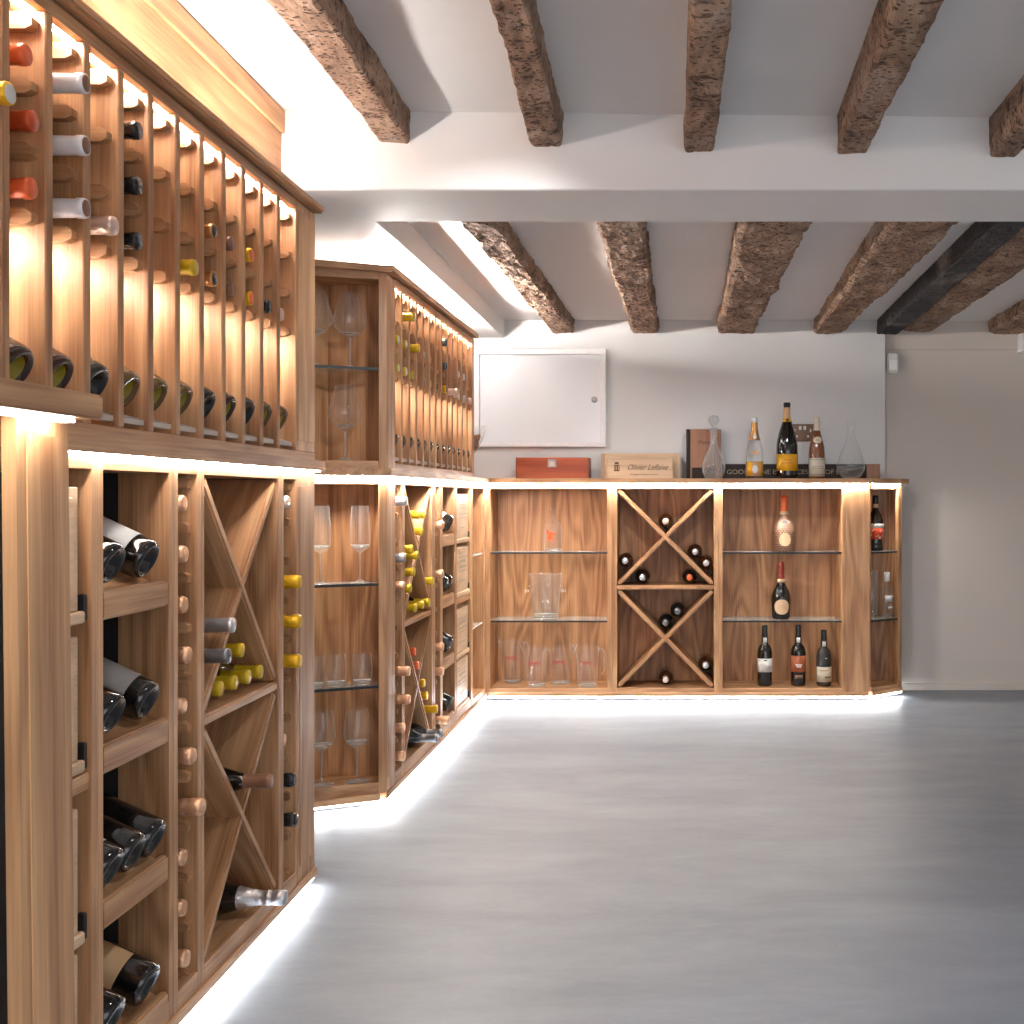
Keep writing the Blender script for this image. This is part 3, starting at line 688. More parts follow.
# ------------------------------------------------------------------ upper racks
CLZ = [1.711, 1.616, 1.520, 1.423]
def upper_rack(fr, label, fins, s_open0, s_open1, s0, s1, stile, tail, group):
    """fins: right-edge positions of the inner dividers"""
    t = thing('upper_wine_rack', label, 'wine rack', fr @ T(s0, 0, 0), group); o = -s0
    walls = []
    for f in fins:
        walls.append((f - .021, f, MB().box(f - .021 + o, f + o, 0.001, .062, 1.139, 1.745, .002).build('divider', OAK[2], t)))
    for a, b in stile:
        q = (MB().box(a + o, b + o, 0, .30, 1.139, 1.768) if s0 < 2 or a > s_open1 - .01 else MB().box(a + .012 + o, b + o, 0, .009, CZ1 + .0005, 1.7612).box(b - .019 + o, b + o, .022, .30, 1.139, 1.768)).build('stile', OAK[2], t); walls.append((a, b, q))
        if b - a > .05: MB().box(a + .018 + o, b - .018 + o, -.0015, 0, 1.165, 1.745, .0007).build('stile_panel', OAK[2], q)
    for a, b, q in walls:
        for z in CLZ:
            for x0, x1 in ((a - .019, a - .0003), (b + .0003, b + .019)):
                if x0 < s_open0 or x1 > s_open1: continue
                MB().prism([(.022, z), (.062, z), (.062, z + .024), (.022, z + .024), (.012, z + .017), (.012, z + .005)], x0 + o, x1 + o, 'x').build('bottle_rest', OAK[1], q)
    edges = [s_open0] + [f for f in fins] + [s_open1]
    for i in range(len(edges) - 1):
        a = edges[i]; b = edges[i + 1] - (.021 if i < len(edges) - 2 else 0)
        m = MB().prism([(.011, 1.149), (.10, 1.149), (.10, 1.184), (.011, 1.160)], a + .003 + o, b - .003 + o, 'x')
        wd = m.build('acrylic_wedge', 'acrylic', t)
        MB().box(a + .003 + o, b - .003 + o, .0085, .0109, 1.149, 1.1588, 0).build('polished_edge', 'acrylic_edge', wd)
    for z in CLZ[:3] :
        MB().box(s_open0 + o, s_open1 + o, .225, .245, z - .012, z + .004).build('rear_rail', OAK[0], t)
    MB().box(s_open0 + o, s_open1 + o, .064, .195, 1.412, 1.420, 0).build('light_shelf', OAK[0], t)
    sb = s0 if s0 < 2 else s_open0 - .019
    MB().box(sb + o, s1 + o, .322, .334, CZ1 + .0005, 1.762, 0).build('back_panel', OAKB, t)
    MB().box((s0 if s0 < 2 else s_open0) + o, s1 + o, 0, .03, CZ1 + .0005, 1.139).build('bottom_rail', OAK[0], t)
    MB().box(sb + o, s1 + o, .03, .30, CZ1 + .0005, 1.130, 0).build('base_board', OAK[0], t)
    MB().box(s_open0 + o, s_open1 + o, 0, .018, 1.745, 1.768).build('frieze_rail', OAK[0], t)
    MB().box(sb + o, s1 + o, .018, .30, 1.752, 1.768, 0).build('top_board', OAK[0], t)
    (MB().box(s0 + o, s1 + .012 + o, -.020, .31, 1.772, 1.793, .005, seg=2) if s0 < 2 else MB().prism([(.020, -.020), (s1 + .005 + o, -.020), (s1 + .005 + o, .31), (.1008, .31), (.1008, .012), (.020, .004)], 1.772, 1.793, 'z')).build('cornice', OAK[0], t)
    return t
finsA = [1.617 + .11445 * k for k in range(-3, 11)]
upper_rack(FA, 'near upper oak wine rack above the left worktop', finsA, 1.18, 2.876 - .0, 1.16, 3.035, [(2.876, 3.035), (1.16, 1.18)], None, 'oak upper wine racks')
pB = (5.37 - 3.918) / 13
finsB = [3.918 + pB * k + .0 for k in range(1, 13)]
upper_rack(FB, 'far upper oak wine rack beyond the glassware cabinet', finsB, 3.918, 5.372, 3.79, 5.415, [(3.79, 3.918), (5.372, 5.415)], None, 'oak upper wine racks')
led(FA, 'glowing strip inside the top of the near upper rack', 1.19, 2.87, .024, .034, 1.746, 1.7515, 'led_rack', 'light strips in the upper racks')
led(FA, 'glowing strip behind the middle of the near upper rack', 1.19, 2.87, .070, .080, 1.406, 1.4115, 'led_rack_mid', 'light strips in the upper racks')
led(FB, 'glowing strip inside the top of the far upper rack', 3.925, 5.365, .024, .034, 1.746, 1.7515, 'led_rack', 'light strips in the upper racks')
led(FB, 'glowing strip behind the middle of the far upper rack', 3.925, 5.365, .070, .080, 1.406, 1.4115, 'led_rack_mid', 'light strips in the upper racks')
led(FA, 'bright cove light strip on top of the near upper rack', 1.18, 3.02, .03, .05, 1.7935, 1.799, 'led_cove', 'cove light strips above the racks')
led(FB, 'short cove light strip across the far end of the rack top', 5.407, 5.4185, .02, .28, 1.7935, 1.799, 'led_cove_end', 'cove light strips above the racks')
led(FB, 'bright cove light strip on top of the far upper rack', 3.95, 5.38, .035, .055, 1.7935, 1.799, 'led_cove_far', 'cove light strips above the racks')
# oak pelmet panel above run A
t = thing('oak_bulkhead', 'oak bulkhead panel rising from the near rack to the ceiling', 'panel', FA)
MB().box(1.16, 3.115, .115, .133, 1.794, 2.066, .001).build('lower_board', OAK[0], t)
MB().box(1.16, 3.115, .105, .1149, 2.008, 2.066, .001).build('upper_board', OAK[0], t)

# ------------------------------------------------------------------ bottles in the upper racks
ROWN = ['top', 'middle', 'bottom']
def slots(edges): return [(edges[i], edges[i + 1] - .021) for i in range(len(edges) - 1)]
slA = slots([1.617 + .11445 * k for k in range(-1, 12)])        # index 0 = slot left of divider F0
def rack_bottle(fr, sl, i, row, foil, what, where, front, kind='bordeaux', capend=None, glass='glass_black'):
    a, b = sl[i]; s = (a + b) / 2; z = CLZ[row] + .024 + (.021 if kind != 'champagne' else .024)
    neck_out(fr, s, z, front, kind, glass, foil, '%s bottle neck in %s, %s slot, %s row' % (what, where, ORD[i], ROWN[row - 1]), 'bottles lying in the %s' % where, capend)
NA, NB = 'near upper rack', 'far upper rack'
W = 'wine_bottle'
rack_bottle(FA, slA, 0, 2, 'foil_goldyellow', 'yellow white-tipped', NA, -.036, capend='paper_white')
for r in (1, 2, 3): rack_bottle(FA, slA, 1, r, 'foil_orange' if r != 2 else 'foil_red', 'red foiled', NA, (.004, -.006, -.004)[r - 1])
for r in (1, 2, 3): rack_bottle(FA, slA, 2, r, 'foil_white', 'white brown-tipped', NA, -.024, capend='foil_brown')
rack_bottle(FA, slA, 3, 3, 'foil_pink', 'pink gold', NA, -.014)
for r in (1, 2, 3): rack_bottle(FA, slA, 4, r, 'foil_black', 'black foiled', NA, -.002)
rack_bottle(FA, slA, 6, 3, 'foil_yellow', 'bright yellow', NA, -.008)
for r in (2, 3): rack_bottle(FA, slA, 7, r, 'foil_brassy', 'gold black-tipped', NA, .0, capend='foil_black')
for r in (2, 3): rack_bottle(FA, slA, 8, r, 'foil_brown', 'brown foiled', NA, .006)
for r in (2, 3): rack_bottle(FA, slA, 9, r, 'foil_goldyellow', 'orange yellow', NA, .006, capend='foil_orange')
rack_bottle(FA, slA, 10, 3, 'foil_black', 'black foiled', NA, .004)
rack_bottle(FA, slA, 11, 3, 'foil_pink', 'pale pink', NA, .012)
for i in range(12):
    a, b = slA[i]
    g = ['glass_brown', 'glass_brown', 'glass_brown', 'glass_black', 'glass_olive', 'glass_olive', 'glass_olive', 'glass_black', 'glass_brown', 'glass_black', 'glass_olive', 'glass_olive'][i]
    tt = base_out(FA, (a + b) / 2, .016, 1.203, 30, 'bordeaux', g, 'foil_white' if i in (1, 3, 6) else 'foil_black', 'tilted bottle showing its base in near upper rack, %s slot' % ORD[i], 'tilted bottles along the near upper rack', 'paper_white' if i in (1, 2, 3, 6) else None)
    if i in (1, 2, 4, 5, 6, 8, 10, 11):
        link('base_show_through', cached(('bs',), lambda: MB().lathe([(.004, .0235), (.013, .0172), (.0215, .0068)], 24).mesh('base_show_through', 'base_yellow')), tt)  # added yellow disc: label colour showing through the lit glass base
slB = slots([3.918 - .0 + 0 * pB] + finsB + [5.372 + .021])
slB[0] = (3.918, finsB[0] - .021)
for i, r, f, n, fr_, ce in [
    (0, 2, 'foil_yellow', 'yellow white-tipped', .0, 'paper_white'), (0, 3, 'foil_yellow', 'yellow white-tipped', .0, 'paper_white'),
    (1, 1, 'foil_yellow', 'long yellow', -.026, None), (1, 2, 'foil_yellow', 'yellow white-tipped', .0, 'paper_white'), (1, 3, 'foil_yellow', 'yellow white-tipped', .0, 'paper_white'),
    (2, 2, 'foil_yellow', 'yellow foiled', -.02, None), (2, 3, 'foil_yellow', 'yellow foiled', .0, 'foil_brown'),
    (3, 1, 'foil_grey', 'grey tipped', .012, None), (4, 2, 'foil_grey', 'grey foiled', .01, None), (4, 3, 'foil_grey', 'grey foiled', .01, None),
    (5, 1, 'foil_goldyellow', 'gold foiled', .014, None), (5, 2, 'foil_goldyellow', 'gold foiled', .012, 'foil_red'), (5, 3, 'foil_goldyellow', 'orange gold', .012, None),
    (6, 3, 'foil_white', 'white black-tipped', .01, 'foil_black'),
    (7, 1, 'foil_grey', 'black tipped grey', -.006, 'foil_black'), (7, 2, 'foil_grey', 'black tipped grey', -.006, 'foil_black'), (7, 3, 'foil_goldyellow', 'black tipped gold', -.006, 'foil_black'),
    (8, 3, 'foil_pink', 'long pale gold', -.034, None), (9, 3, 'foil_pink', 'pale gold', -.01, None),
    (10, 1, 'foil_goldyellow', 'gold foiled', .01, None), (10, 2, 'foil_white', 'white foiled', .006, None), (10, 3, 'foil_white', 'white foiled', .006, None),
    (11, 1, 'foil_red', 'red foiled', .006, None), (11, 2, 'foil_white', 'white foiled', .004, None), (11, 3, 'foil_white', 'white foiled', .002, None),
    (12, 3, 'foil_pink', 'whitish', -.004, None)]:
    rack_bottle(FB, slB, i, r, f, n, NB, fr_, capend=ce)
for i, (a, b) in enumerate(slB):
    base_out(FB, (a + b) / 2, .016, 1.203, 30, 'bordeaux', 'glass_olive' if i == 4 else ('glass_brown' if i in (1, 3, 9) else 'glass_black'), 'foil_black', 'tilted dark bottle base in the far upper rack, %s slot' % ORD[i], 'tilted bottles along the far upper rack')

# ------------------------------------------------------------------ bottles in run A lower
def up_z(k): return COLZ[k]
for k, fr_ in zip(range(10), (.008, .006, .006, -.002, .008, -.010, -.028, .008, .008, .002)):
    neck_out(FA, 2.222, COLZ[k] - .002, fr_, 'champagne', 'glass_black', 'foil_copper', 'copper foiled champagne bottle in near column, %s from the top' % ORD[k], 'champagne bottles in the near bottle column')
for k, f, n, fr_ in ((0, 'foil_pink', 'silver pink', .004), (2, 'foil_goldyellow', 'yellow', -.024), (3, 'foil_goldyellow', 'yellow', -.024), (4, 'foil_goldyellow', 'yellow', -.024), (6, 'foil_copper', 'copper', .014), (7, 'foil_black', 'black', -.010), (8, 'foil_black', 'black', -.014)):
    neck_out(FA, 2.832, COLZ[k] - .002, fr_, 'champagne', 'glass_black', f, '%s foiled bottle in the end column of near cabinets, place %s from top' % (n, ORD[k]), 'bottles in the end column of the near cabinets')
xg = 'bottles in the near cross rack'
neck_out(FA, 2.3398, .6985, -.034, 'bordeaux', 'glass_brown', 'foil_grey', 'pewter-capped bottle in near cross rack, lower of the two grey ones', xg)
neck_out(FA, 2.3922, .7555, -.024, 'bordeaux', 'glass_black', 'foil_silver', 'silver-capped bottle in near cross rack, resting above the pewter one', xg)
for i, (s, n) in enumerate(((2.404, 'leftmost'), (2.484, 'second from left'), (2.564, 'third from left'), (2.6425, 'rightmost'))):
    neck_out(FA, s, .6212, .006, 'bordeaux', 'glass_olive', 'foil_yellow', 'yellow-capped bottle on near cross rack shelf, %s of the row' % n, xg)
neck_out(FA, 2.524, .6862, .006, 'bordeaux', 'glass_olive', 'foil_yellow', 'single yellow-capped bottle stacked on the row in near cross rack', xg)
neck_out(FA, 2.523, .399, -.058, 'burgundy', 'glass_black', 'foil_brown', 'brown-capped bottle in lower V of the near cross rack', xg)
neck_out(FA, 2.559, .1305, -.078, 'champagne', 'glass_black', 'foil_silver', 'silver foiled champagne bottle jutting from foot of near cross rack', xg)
# sloping display shelves, near
shn = ['top', 'second', 'third', 'lowest']
for k, z in enumerate(DZ):
    for j, s in enumerate((1.929, 2.012, 2.095) if k == 2 else (1.935, 2.066)):
        lab = {(0, 1): 'paper_white', (1, 1): 'paper_grey', (2, 0): 'paper_cream', (3, 1): 'paper_tan'}.get((k, j))
        b = base_out(FA, s, .006, z + .038, 25, 'bordeaux' if not (k == 3 and j) else 'burgundy', 'glass_black', 'foil_black',
                 'black bottle lying base forward on %s near sloping shelf, %s' % (shn[k], ('left', 'right')[j] if k != 2 else ('left', 'middle', 'right')[j]), 'black bottles on the near sloping shelves', lab, 0, (-170, -70) if k != 3 else (-205, -85))
for k, z in enumerate(DZ):
    for j, s in enumerate((4.79, 4.885) if k == 1 else (4.885,)):
        base_out(FB, s, .006, z + .038, 25, 'bordeaux', 'glass_black', 'foil_black', 'black bottle lying base forward on %s far sloping shelf%s' % (shn[k], (', left', ', right')[j] if k == 1 else ''), 'black bottles on the far sloping shelves', 'paper_white' if k == 0 else None, 0, (-150, -50))

# ------------------------------------------------------------------ bottles in run B lower
for k, f, n, fr_ in ((0, 'foil_silver', 'silver', -.028), (2, 'foil_silver', 'silver', -.022), (3, 'foil_copper', 'copper', -.02), (6, 'foil_copper', 'copper', -.038), (7, 'foil_copper', 'copper', -.038), (8, 'foil_copper', 'copper', -.02), (9, 'foil_copper', 'copper', -.02)):
    neck_out(FB, 3.964, COLZ[k] - .002, fr_, 'champagne', 'glass_black', f, '%s foiled bottle in the wide far column, place %s from top' % (n, ORD[k]), 'champagne bottles in the far bottle columns')
for k in (1, 3, 6, 7, 9):
    neck_out(FB, 4.606, COLZ[k] - .002, -.022 if k != 9 else -.045, 'champagne', 'glass_black', 'foil_copper', 'copper foiled bottle in the narrow far column, place %s from top' % ORD[k], 'champagne bottles in the far bottle columns')
xg = 'bottles in the far cross rack'
W1 = [((4.2775, .8965), 'lowest in the upper V'), ((4.2305, .9580), 'upper left in the upper V'), ((4.3245, .9580), 'upper right in the upper V'),
      ((4.0935, .698), 'lowest against the left side'), ((4.1455, .7545), 'second up the left board'), ((4.1975, .811), 'third up the left board'), ((4.1215, .8365), 'topmost of the left stack'),
      ((4.461, .698), 'alone in the upper right corner'), ((4.175, .6212), 'left of three on the shelf'), ((4.288, .6212), 'middle of three on the shelf'), ((4.396, .6212), 'right of three on the shelf')]
for (s, z), n in W1:
    neck_out(FB, s, z, -.012, 'bordeaux', 'glass_black', 'foil_yellow', 'yellow-capped bottle in far cross rack, %s' % n, xg)
for (s, z), fr_, f, n in [((4.2775, .397), .004, 'foil_orange', 'orange-capped bottle at the bottom of the lower V'), ((4.226, .455), .004, 'foil_orange', 'orange-capped bottle above left in the lower V'),
                      ((4.362, .318), .0, 'foil_goldyellow', 'gold-capped bottle high on the lower right board'), ((4.412, .262), .0, 'foil_goldyellow', 'gold-capped bottle midway down the lower right board'), ((4.461, .201), -.028, 'foil_goldyellow', 'yellow red-tipped bottle low in the right corner'),
                      ((4.29, .1245), -.065, 'foil_grey', 'grey-capped dark bottle jutting at the foot, left'), ((4.382, .1245), -.065, 'foil_grey', 'grey-capped dark bottle jutting at the foot, right')]:
    neck_out(FB, s, z, fr_, 'bordeaux', 'glass_black', f, n + ' of far cross rack', xg, capend='foil_red' if 'red' in n else None)

# ------------------------------------------------------------------ bottles in the back cross rack
def KX(x, y, Y): return (x - CX) * Y / F, EYE + (CY - y) * Y / F
xg = 'bottles in the back wall cross rack'
for x, z, f, g, n in [(-.0725, .903, 'foil_pink', 'glass_brown', 'pale-capped bottle in the top V'), (-.275, .705, 'foil_silver', 'glass_brown', 'silver-capped bottle in the upper left corner'),
                      (-.188, .6215, 'foil_silver', 'glass_brown', 'silver-capped bottle on the middle shelf, left'), (.0765, .7495, 'foil_silver', 'glass_brown', 'upper of two silver-capped bottles at upper right'),
                      (.131, .693, 'foil_silver', 'glass_brown', 'lower of two silver-capped bottles at upper right'), (.048, .6215, 'foil_orange', 'glass_black', 'orange-capped bottle on the middle shelf'),
                      (-.0725, .395, 'foil_grey', 'glass_black', 'lower black bottle in the lower V'), (-.013, .452, 'foil_grey', 'glass_black', 'upper black bottle in the lower V'),
                      (.129, .180, 'foil_silver', 'glass_brown', 'silver-capped bottle in the lower right corner'), (-.072, .109, 'foil_pink', 'glass_brown', 'pale-capped bottle lying on the bottom board')]:
    M = FK @ T(x, .237 if False else .2385, z) @ RX(90) ; sc = .76
    t = thing('wine_bottle', n + ' of the back cross rack', 'bottle', M @ Matrix.Diagonal((.98, .98, .755, 1)), xg)
    bottle_parts(t, 'bordeaux', g, f)

# ------------------------------------------------------------------ standing bottles and objects
def std(x, Y, z0): return T(x, Y, z0)
def band(prof_r, z0, z1, a0=-150, a1=-30, th=.0007, n=16, mat='paper_white', parent=None, name='paper_label'):
    """curved label on a round body; prof_r: radius (or pair bottom, top); faces local -y"""
    r0, r1 = prof_r if isinstance(prof_r, tuple) else (prof_r, prof_r)
    mb = MB(); V = []
    for i in range(n + 1):
        a = R(a0 + (a1 - a0) * i / n); c, s = math.cos(a), math.sin(a)
        V.append([mb.bm.verts.new(p) for p in (((r0) * c, (r0) * s, z0), ((r0 + th) * c, (r0 + th) * s, z0), ((r1 + th) * c, (r1 + th) * s, z1), ((r1) * c, (r1) * s, z1))])
    for A, B in zip(V, V[1:]):
        for k in range(4): mb.bm.faces.new((A[k], B[k], B[(k + 1) % 4], A[(k + 1) % 4])).smooth = (k == 1)
    if a1 - a0 < 359: mb.bm.faces.new(V[0]); mb.bm.faces.new(V[-1][::-1])
    return mb.build(name, mat, parent)
def oval(r, zc, hw, hh, mat, parent, name='paper_label', th=.0009, n=28):
    """oval label wrapped on radius r facing -y"""
    mb = MB(); rim = []; cen = mb.bm.verts.new((0, -(r + th), zc))
    for i in range(n):
        a = 2 * math.pi * i / n; u = hw * math.cos(a); ang = u / r - math.pi / 2
        rim.append(mb.bm.verts.new(((r + th) * math.cos(ang), (r + th) * math.sin(ang), zc + hh * math.sin(a))))
    mid = []
    for i in range(n):
        a = 2 * math.pi * i / n; u = hw * .5 * math.cos(a); ang = u / r - math.pi / 2
        mid.append(mb.bm.verts.new(((r + th) * math.cos(ang), (r + th) * math.sin(ang), zc + hh * .5 * math.sin(a))))
    for i in range(n):
        j = (i + 1) % n; mb.bm.faces.new((cen, mid[i], mid[j])); mb.bm.faces.new((mid[i], rim[i], rim[j], mid[j]))
    return mb.build(name, mat, parent)
def lines_on(r, rows, mat, parent, name='printed_lines'):
    for z0, z1, half in rows: band(r, z0, z1, -90 - half, -90 + half, .0011, 6, mat, parent, name)
def lathe_part(prof, mat, parent, name, seg=32): return MB().lathe(prof, seg).build(name, mat, parent)

# --- back worktop objects
zt = CZ1
# magnum with yellow label
x, _ = KX(787, 0, 5.87); t = thing('magnum_bottle', 'tall dark magnum with orange-yellow label on the back worktop', 'bottle', std(x, 5.87, zt))
pf = [(0, .03), (.03, .004), (.045, 0), (.053, .006), (.0545, .02), (.0545, .165), (.052, .19), (.042, .235), (.029, .275), (.0195, .305), (.0165, .33), (.016, .37), (0, .37)]
lathe_part(pf, 'glass_black', t, 'glass_body')
lathe_part([(.0235, .293), (.0200, .306), (.0172, .33), (.0167, .365)], 'paper_tan', t, 'neck_foil')
band((.0243, .0195), .290, .307, 0, 360, .001, 24, 'paper_yellow', t, 'neck_band'); oval(.0235, .299, .007, .007, 'ink', t, 'neck_seal', .003)
lathe_part([(.0170, .363), (.0172, .372), (.0182, .374), (.0182, .386), (.015, .389), (0, .389)], 'foil_black', t, 'stopper')
band(.0545, .040, .125, -172, -8, mat='paper_yellow', parent=t)
text_part('VEUVE', .013, 'paper_rust', t, T(0, -.0560, .094) @ FACE, width=.045); text_part('CLICQUOT', .012, 'paper_rust', t, T(0, -.0560, .079) @ FACE, width=.060)
# clear champagne
x, _ = KX(754.5, 0, 5.87); t = thing('champagne_bottle', 'clear glass champagne bottle with gold neck and yellow label', 'bottle', std(x, 5.87, zt))
pc = BT['champagne']['body']
lathe_part([(0, .03), (.018, .02), (.028, .004), (.036, 0), (.042, .005), (.0435, .014), (.0435, .13), (.042, .15), (.035, .18), (.026, .21), (.019, .24), (.0155, .262), (.0150, .30)], 'clear_glass', t, 'glass_body')
lathe_part([(.0300, .198), (.0270, .210), (.0200, .24), (.0165, .262), (.0160, .287)], 'foil_brassy', t, 'neck_foil')
lathe_part([(.0150, .286), (.0175, .288), (.0175, .308), (.014, .314), (.011, .314), (.011, .29)], 'foil_white', t, 'lip')
band((.0444, .0444), .012, .088, -180, 0, mat='paper_tan', parent=t); band(.0452, .014, .088, -150, -112, mat='paper_yellow', parent=t, name='label_stripe'); band(.0452, .014, .088, -55, -30, mat='paper_yellow', parent=t, name='label_stripe')
oval(.0455, .048, .014, .020, 'paper_white', t, 'label_medallion'); oval(.0260, .214, .009, .012, 'paper_white', t, 'neck_medallion', .004)
mb = MB(); mb.prism([(-.026, .142), (-.020, .130), (-.006, .128), (0, .118), (.006, .128), (.020, .130), (.026, .142), (.010, .137), (-.010, .137)], -.0455, -.0445); mb.build('shoulder_crest', 'foil_brassy', t)
# burgundy bottle
x, _ = KX(816.8, 0, 5.87); t = thing('wine_bottle', 'brown glass wine bottle with cream label and cream capsule', 'bottle', std(x, 5.87, zt))
pb = [(0, .03), (.02, .01), (.034, 0), (.0405, .006), (.0415, .014), (.0415, .13), (.039, .16), (.031, .195), (.022, .225), (.0165, .25), (.015, .27), (.015, .308), (0, .31)]
lathe_part(pb, 'glass_amber', t, 'glass_body'); lathe_part([(.0180, .246), (.0160, .262), (.0158, .300), (.0165, .306), (.015, .313), (0, .313)], 'paper_cream', t, 'capsule')
band(.0418, .012, .105, -175, -5, mat='paper_cream', parent=t); lines_on(.0424, [(.096, .098, 80), (.020, .022, 80), (.060, .0615, 45), (.050, .0513, 40)], 'ink', t)
oval(.030, .196, .020, .017, 'paper_cream', t, 'neck_label', .006); oval(.030, .197, .007, .007, 'paper_tan', t, 'neck_seal', .007)
# crystal decanter
x, _ = KX(713.7, 0, 5.86); t = thing('crystal_decanter', 'cut crystal decanter with stopper standing before the brown box', 'decanter', std(x, 5.86, zt))
lathe_part([(0, .004), (.038, 0), (.044, .004), (.058, .035), (.061, .060), (.056, .085)], 'cut_crystal', t, 'cut_base')
lathe_part([(.056, .085), (.044, .115), (.026, .150), (.018, .180), (.016, .215), (.019, .250), (.021, .258), (.019, .258), (.0145, .215), (.0160, .18), (.024, .15), (.042, .115), (.0545, .086)], 'solid_glass', t, 'body')
lathe_part([(0, .245), (.012, .250), (.011, .268), (.020, .278), (.029, .292), (.029, .305), (.020, .320), (0, .324)], 'cut_crystal', t, 'stopper', 12)
# carafe
x, _ = KX(851, 0, 5.87); t = thing('wine_carafe', 'plain clear glass carafe with flared neck at the worktop end', 'decanter', std(x, 5.87, zt))
lathe_part([(0, .004), (.02, .006), (.030, 0), (.050, .012), (.068, .04), (.073, .065), (.066, .10), (.048, .15), (.030, .195), (.020, .225), (.017, .245), (.022, .27), (.030, .300)], 'clear_glass', t, 'glass_body', 40)
lathe_part([(0, .010), (.028, .004), (.048, .015), (.066, .041), (.071, .062), (0, .062)], 'clear_glass', t, 'water', 40)
# brown case with script
x0, _ = KX(692, 0, 5.97); x1, _ = KX(719, 0, 5.97)
t = thing('brown_gift_box', 'upright brown wooden gift box with script, behind crystal decanter', 'box', std((x0 + x1) / 2, 5.97, zt))
hw = (x1 - x0) / 2 + .01
MB().box(-hw, hw, 0, .06, 0, .259, .002).build('box_body', CASEBR, t)
MB().box(-hw - .019, -hw - .0005, -.003, .06, 0, .259, .002).build('dark_spine', DARKWD, t)
text_part('Premier', .030, 'ink', t, T(.0, -.001, .19) @ FACE, shear=.5, width=.085)
MB().box(-hw + .01, hw - .03, -.0015, 0, .0, .06, 0).build('dark_band', DARKWD, t)
# plank with saying
x0, _ = KX(722, 0, 5.96); x1, _ = KX(880, 0, 5.96)
t = thing('lettered_plank', 'dark wooden plank lettered about good wine behind the bottles', 'sign', std((x0 + x1) / 2, 5.955, zt))
hw = (x1 - x0) / 2
MB().box(-hw, hw - .072, 0, .012, 0, .078, .002).build('plank', DARKWD, t)
MB().box(hw - .0715, hw, 0, .012, 0, .078, .002).build('plank_end', CASEBR, t)
text_part('GOOD WINE IS A NECESSITY OF LIFE', .034, 'ink_cream', t, T(-.070, -.001, .036) @ FACE, width=.63)
# pine cases
x0, _ = KX(601, 0, 5.93); x1, _ = KX(680.5, 0, 5.93)
t = thing('wooden_wine_case', 'larger plain pine case standing behind the script-branded one', 'wine case', std((x0 + x1) / 2, 5.925, zt)); hw = (x1 - x0) / 2
MB().box(-hw, hw, 0, .10, 0, .133, .002).build('case_body', PINE, t); MB().box(-hw, -hw + .02, -.004, -.0005, 0, .13, .001).build('end_batten', PINEZ, t); MB().box(hw - .02, hw, -.004, -.0005, 0, .13, .001).build('end_batten', PINEZ, t)
x0, _ = KX(607, 0, 5.84); x1, _ = KX(673, 0, 5.84)
t = thing('wooden_wine_case', 'small pine wine case branded with crest and flowing script', 'wine case', std((x0 + x1) / 2, 5.835, zt)); hw = (x1 - x0) / 2
MB().box(-hw, hw, 0, .07, 0, .101, .002).build('case_body', PINE, t)
text_part('Olivier Leflaive', .040, 'ink', t, T(.035, -.001, .057) @ FACE, shear=.55, width=.205)
text_part('Puligny-Montrachet', .010, 'ink', t, T(.02, -.001, .022) @ FACE, shear=.3, width=.14)
m = MB(); m.prism([(-.132, .038), (-.104, .038), (-.104, .070), (-.132, .070)], -.001, 0); m.prism([(-.130, .074), (-.106, .074), (-.110, .084), (-.126, .084)], -.001, 0); m.build('branded_crest', 'ink', t)
m = MB()
for q in range(3): m.box(-.129 + q * .009, -.125 + q * .009, -.0016, -.001, .043, .065, 0)
m.build('crest_marks', 'paper_tan', t)
# red box
x0, _ = KX(515.8, 0, 5.84); x1, _ = KX(588.8, 0, 5.84)
t = thing('red_wooden_box', 'low red mahogany box with a small square clasp', 'box', std((x0 + x1) / 2, 5.84, zt)); hw = (x1 - x0) / 2
MB().box(-hw, hw, 0, .16, 0, .108, .0015).build('box_body', REDWD, t)
m = MB()
for q in range(9):
    for sx in (-1, 1): m.box(sx * hw - .0035 * (sx > 0), sx * hw + .0035 * (sx < 0), -.0006, 0, .004 + q * .012, .010 + q * .012, 0)
m.build('dovetail_joints', DARKWD, t)
m = MB().box(-.023, .021, -.003, 0, .058, .098, .001); m.build('clasp_plate', 'steel', t)
MB().box(-.013, .011, -.006, -.003, .066, .088, .002).build('clasp_button', 'foil_pink', t)
# goblet of corks
t = thing('glass_goblet', 'large glass goblet holding corks at the end of rack', 'vase', std(-1.055, 5.70, zt))
lathe_part([(0, .004), (.05, .004), (.05, 0), (.0, 0)], 'solid_glass', t, 'foot'); MB().lathe([(.008, .004), (.006, .06), (.008, .10), (0, .10)], 16).build('stem', 'solid_glass', t)
lathe_part([(.004, .10), (.022, .108), (.055, .150), (.080, .20), (.088, .235), (.090, .255), (.094, .258)], 'clear_glass', t, 'bowl', 40)
cs = MB(); random.seed(3)
for q in range(34):
    z = .135 + .075 * (q / 34); rr = (.03 + .035 * (q / 34)) * math.sqrt(random.random())
    a = random.uniform(0, 6.28); M = T(rr * math.cos(a), rr * math.sin(a), z) @ RZ(random.uniform(0, 360)) @ RX(random.uniform(20, 160))
    cs.lathe([(0, -.016), (.010, -.016), (.0105, .016), (0, .016)], 10, M)
o = cs.build('cork', 'cork', t); o['kind'] = 'stuff'
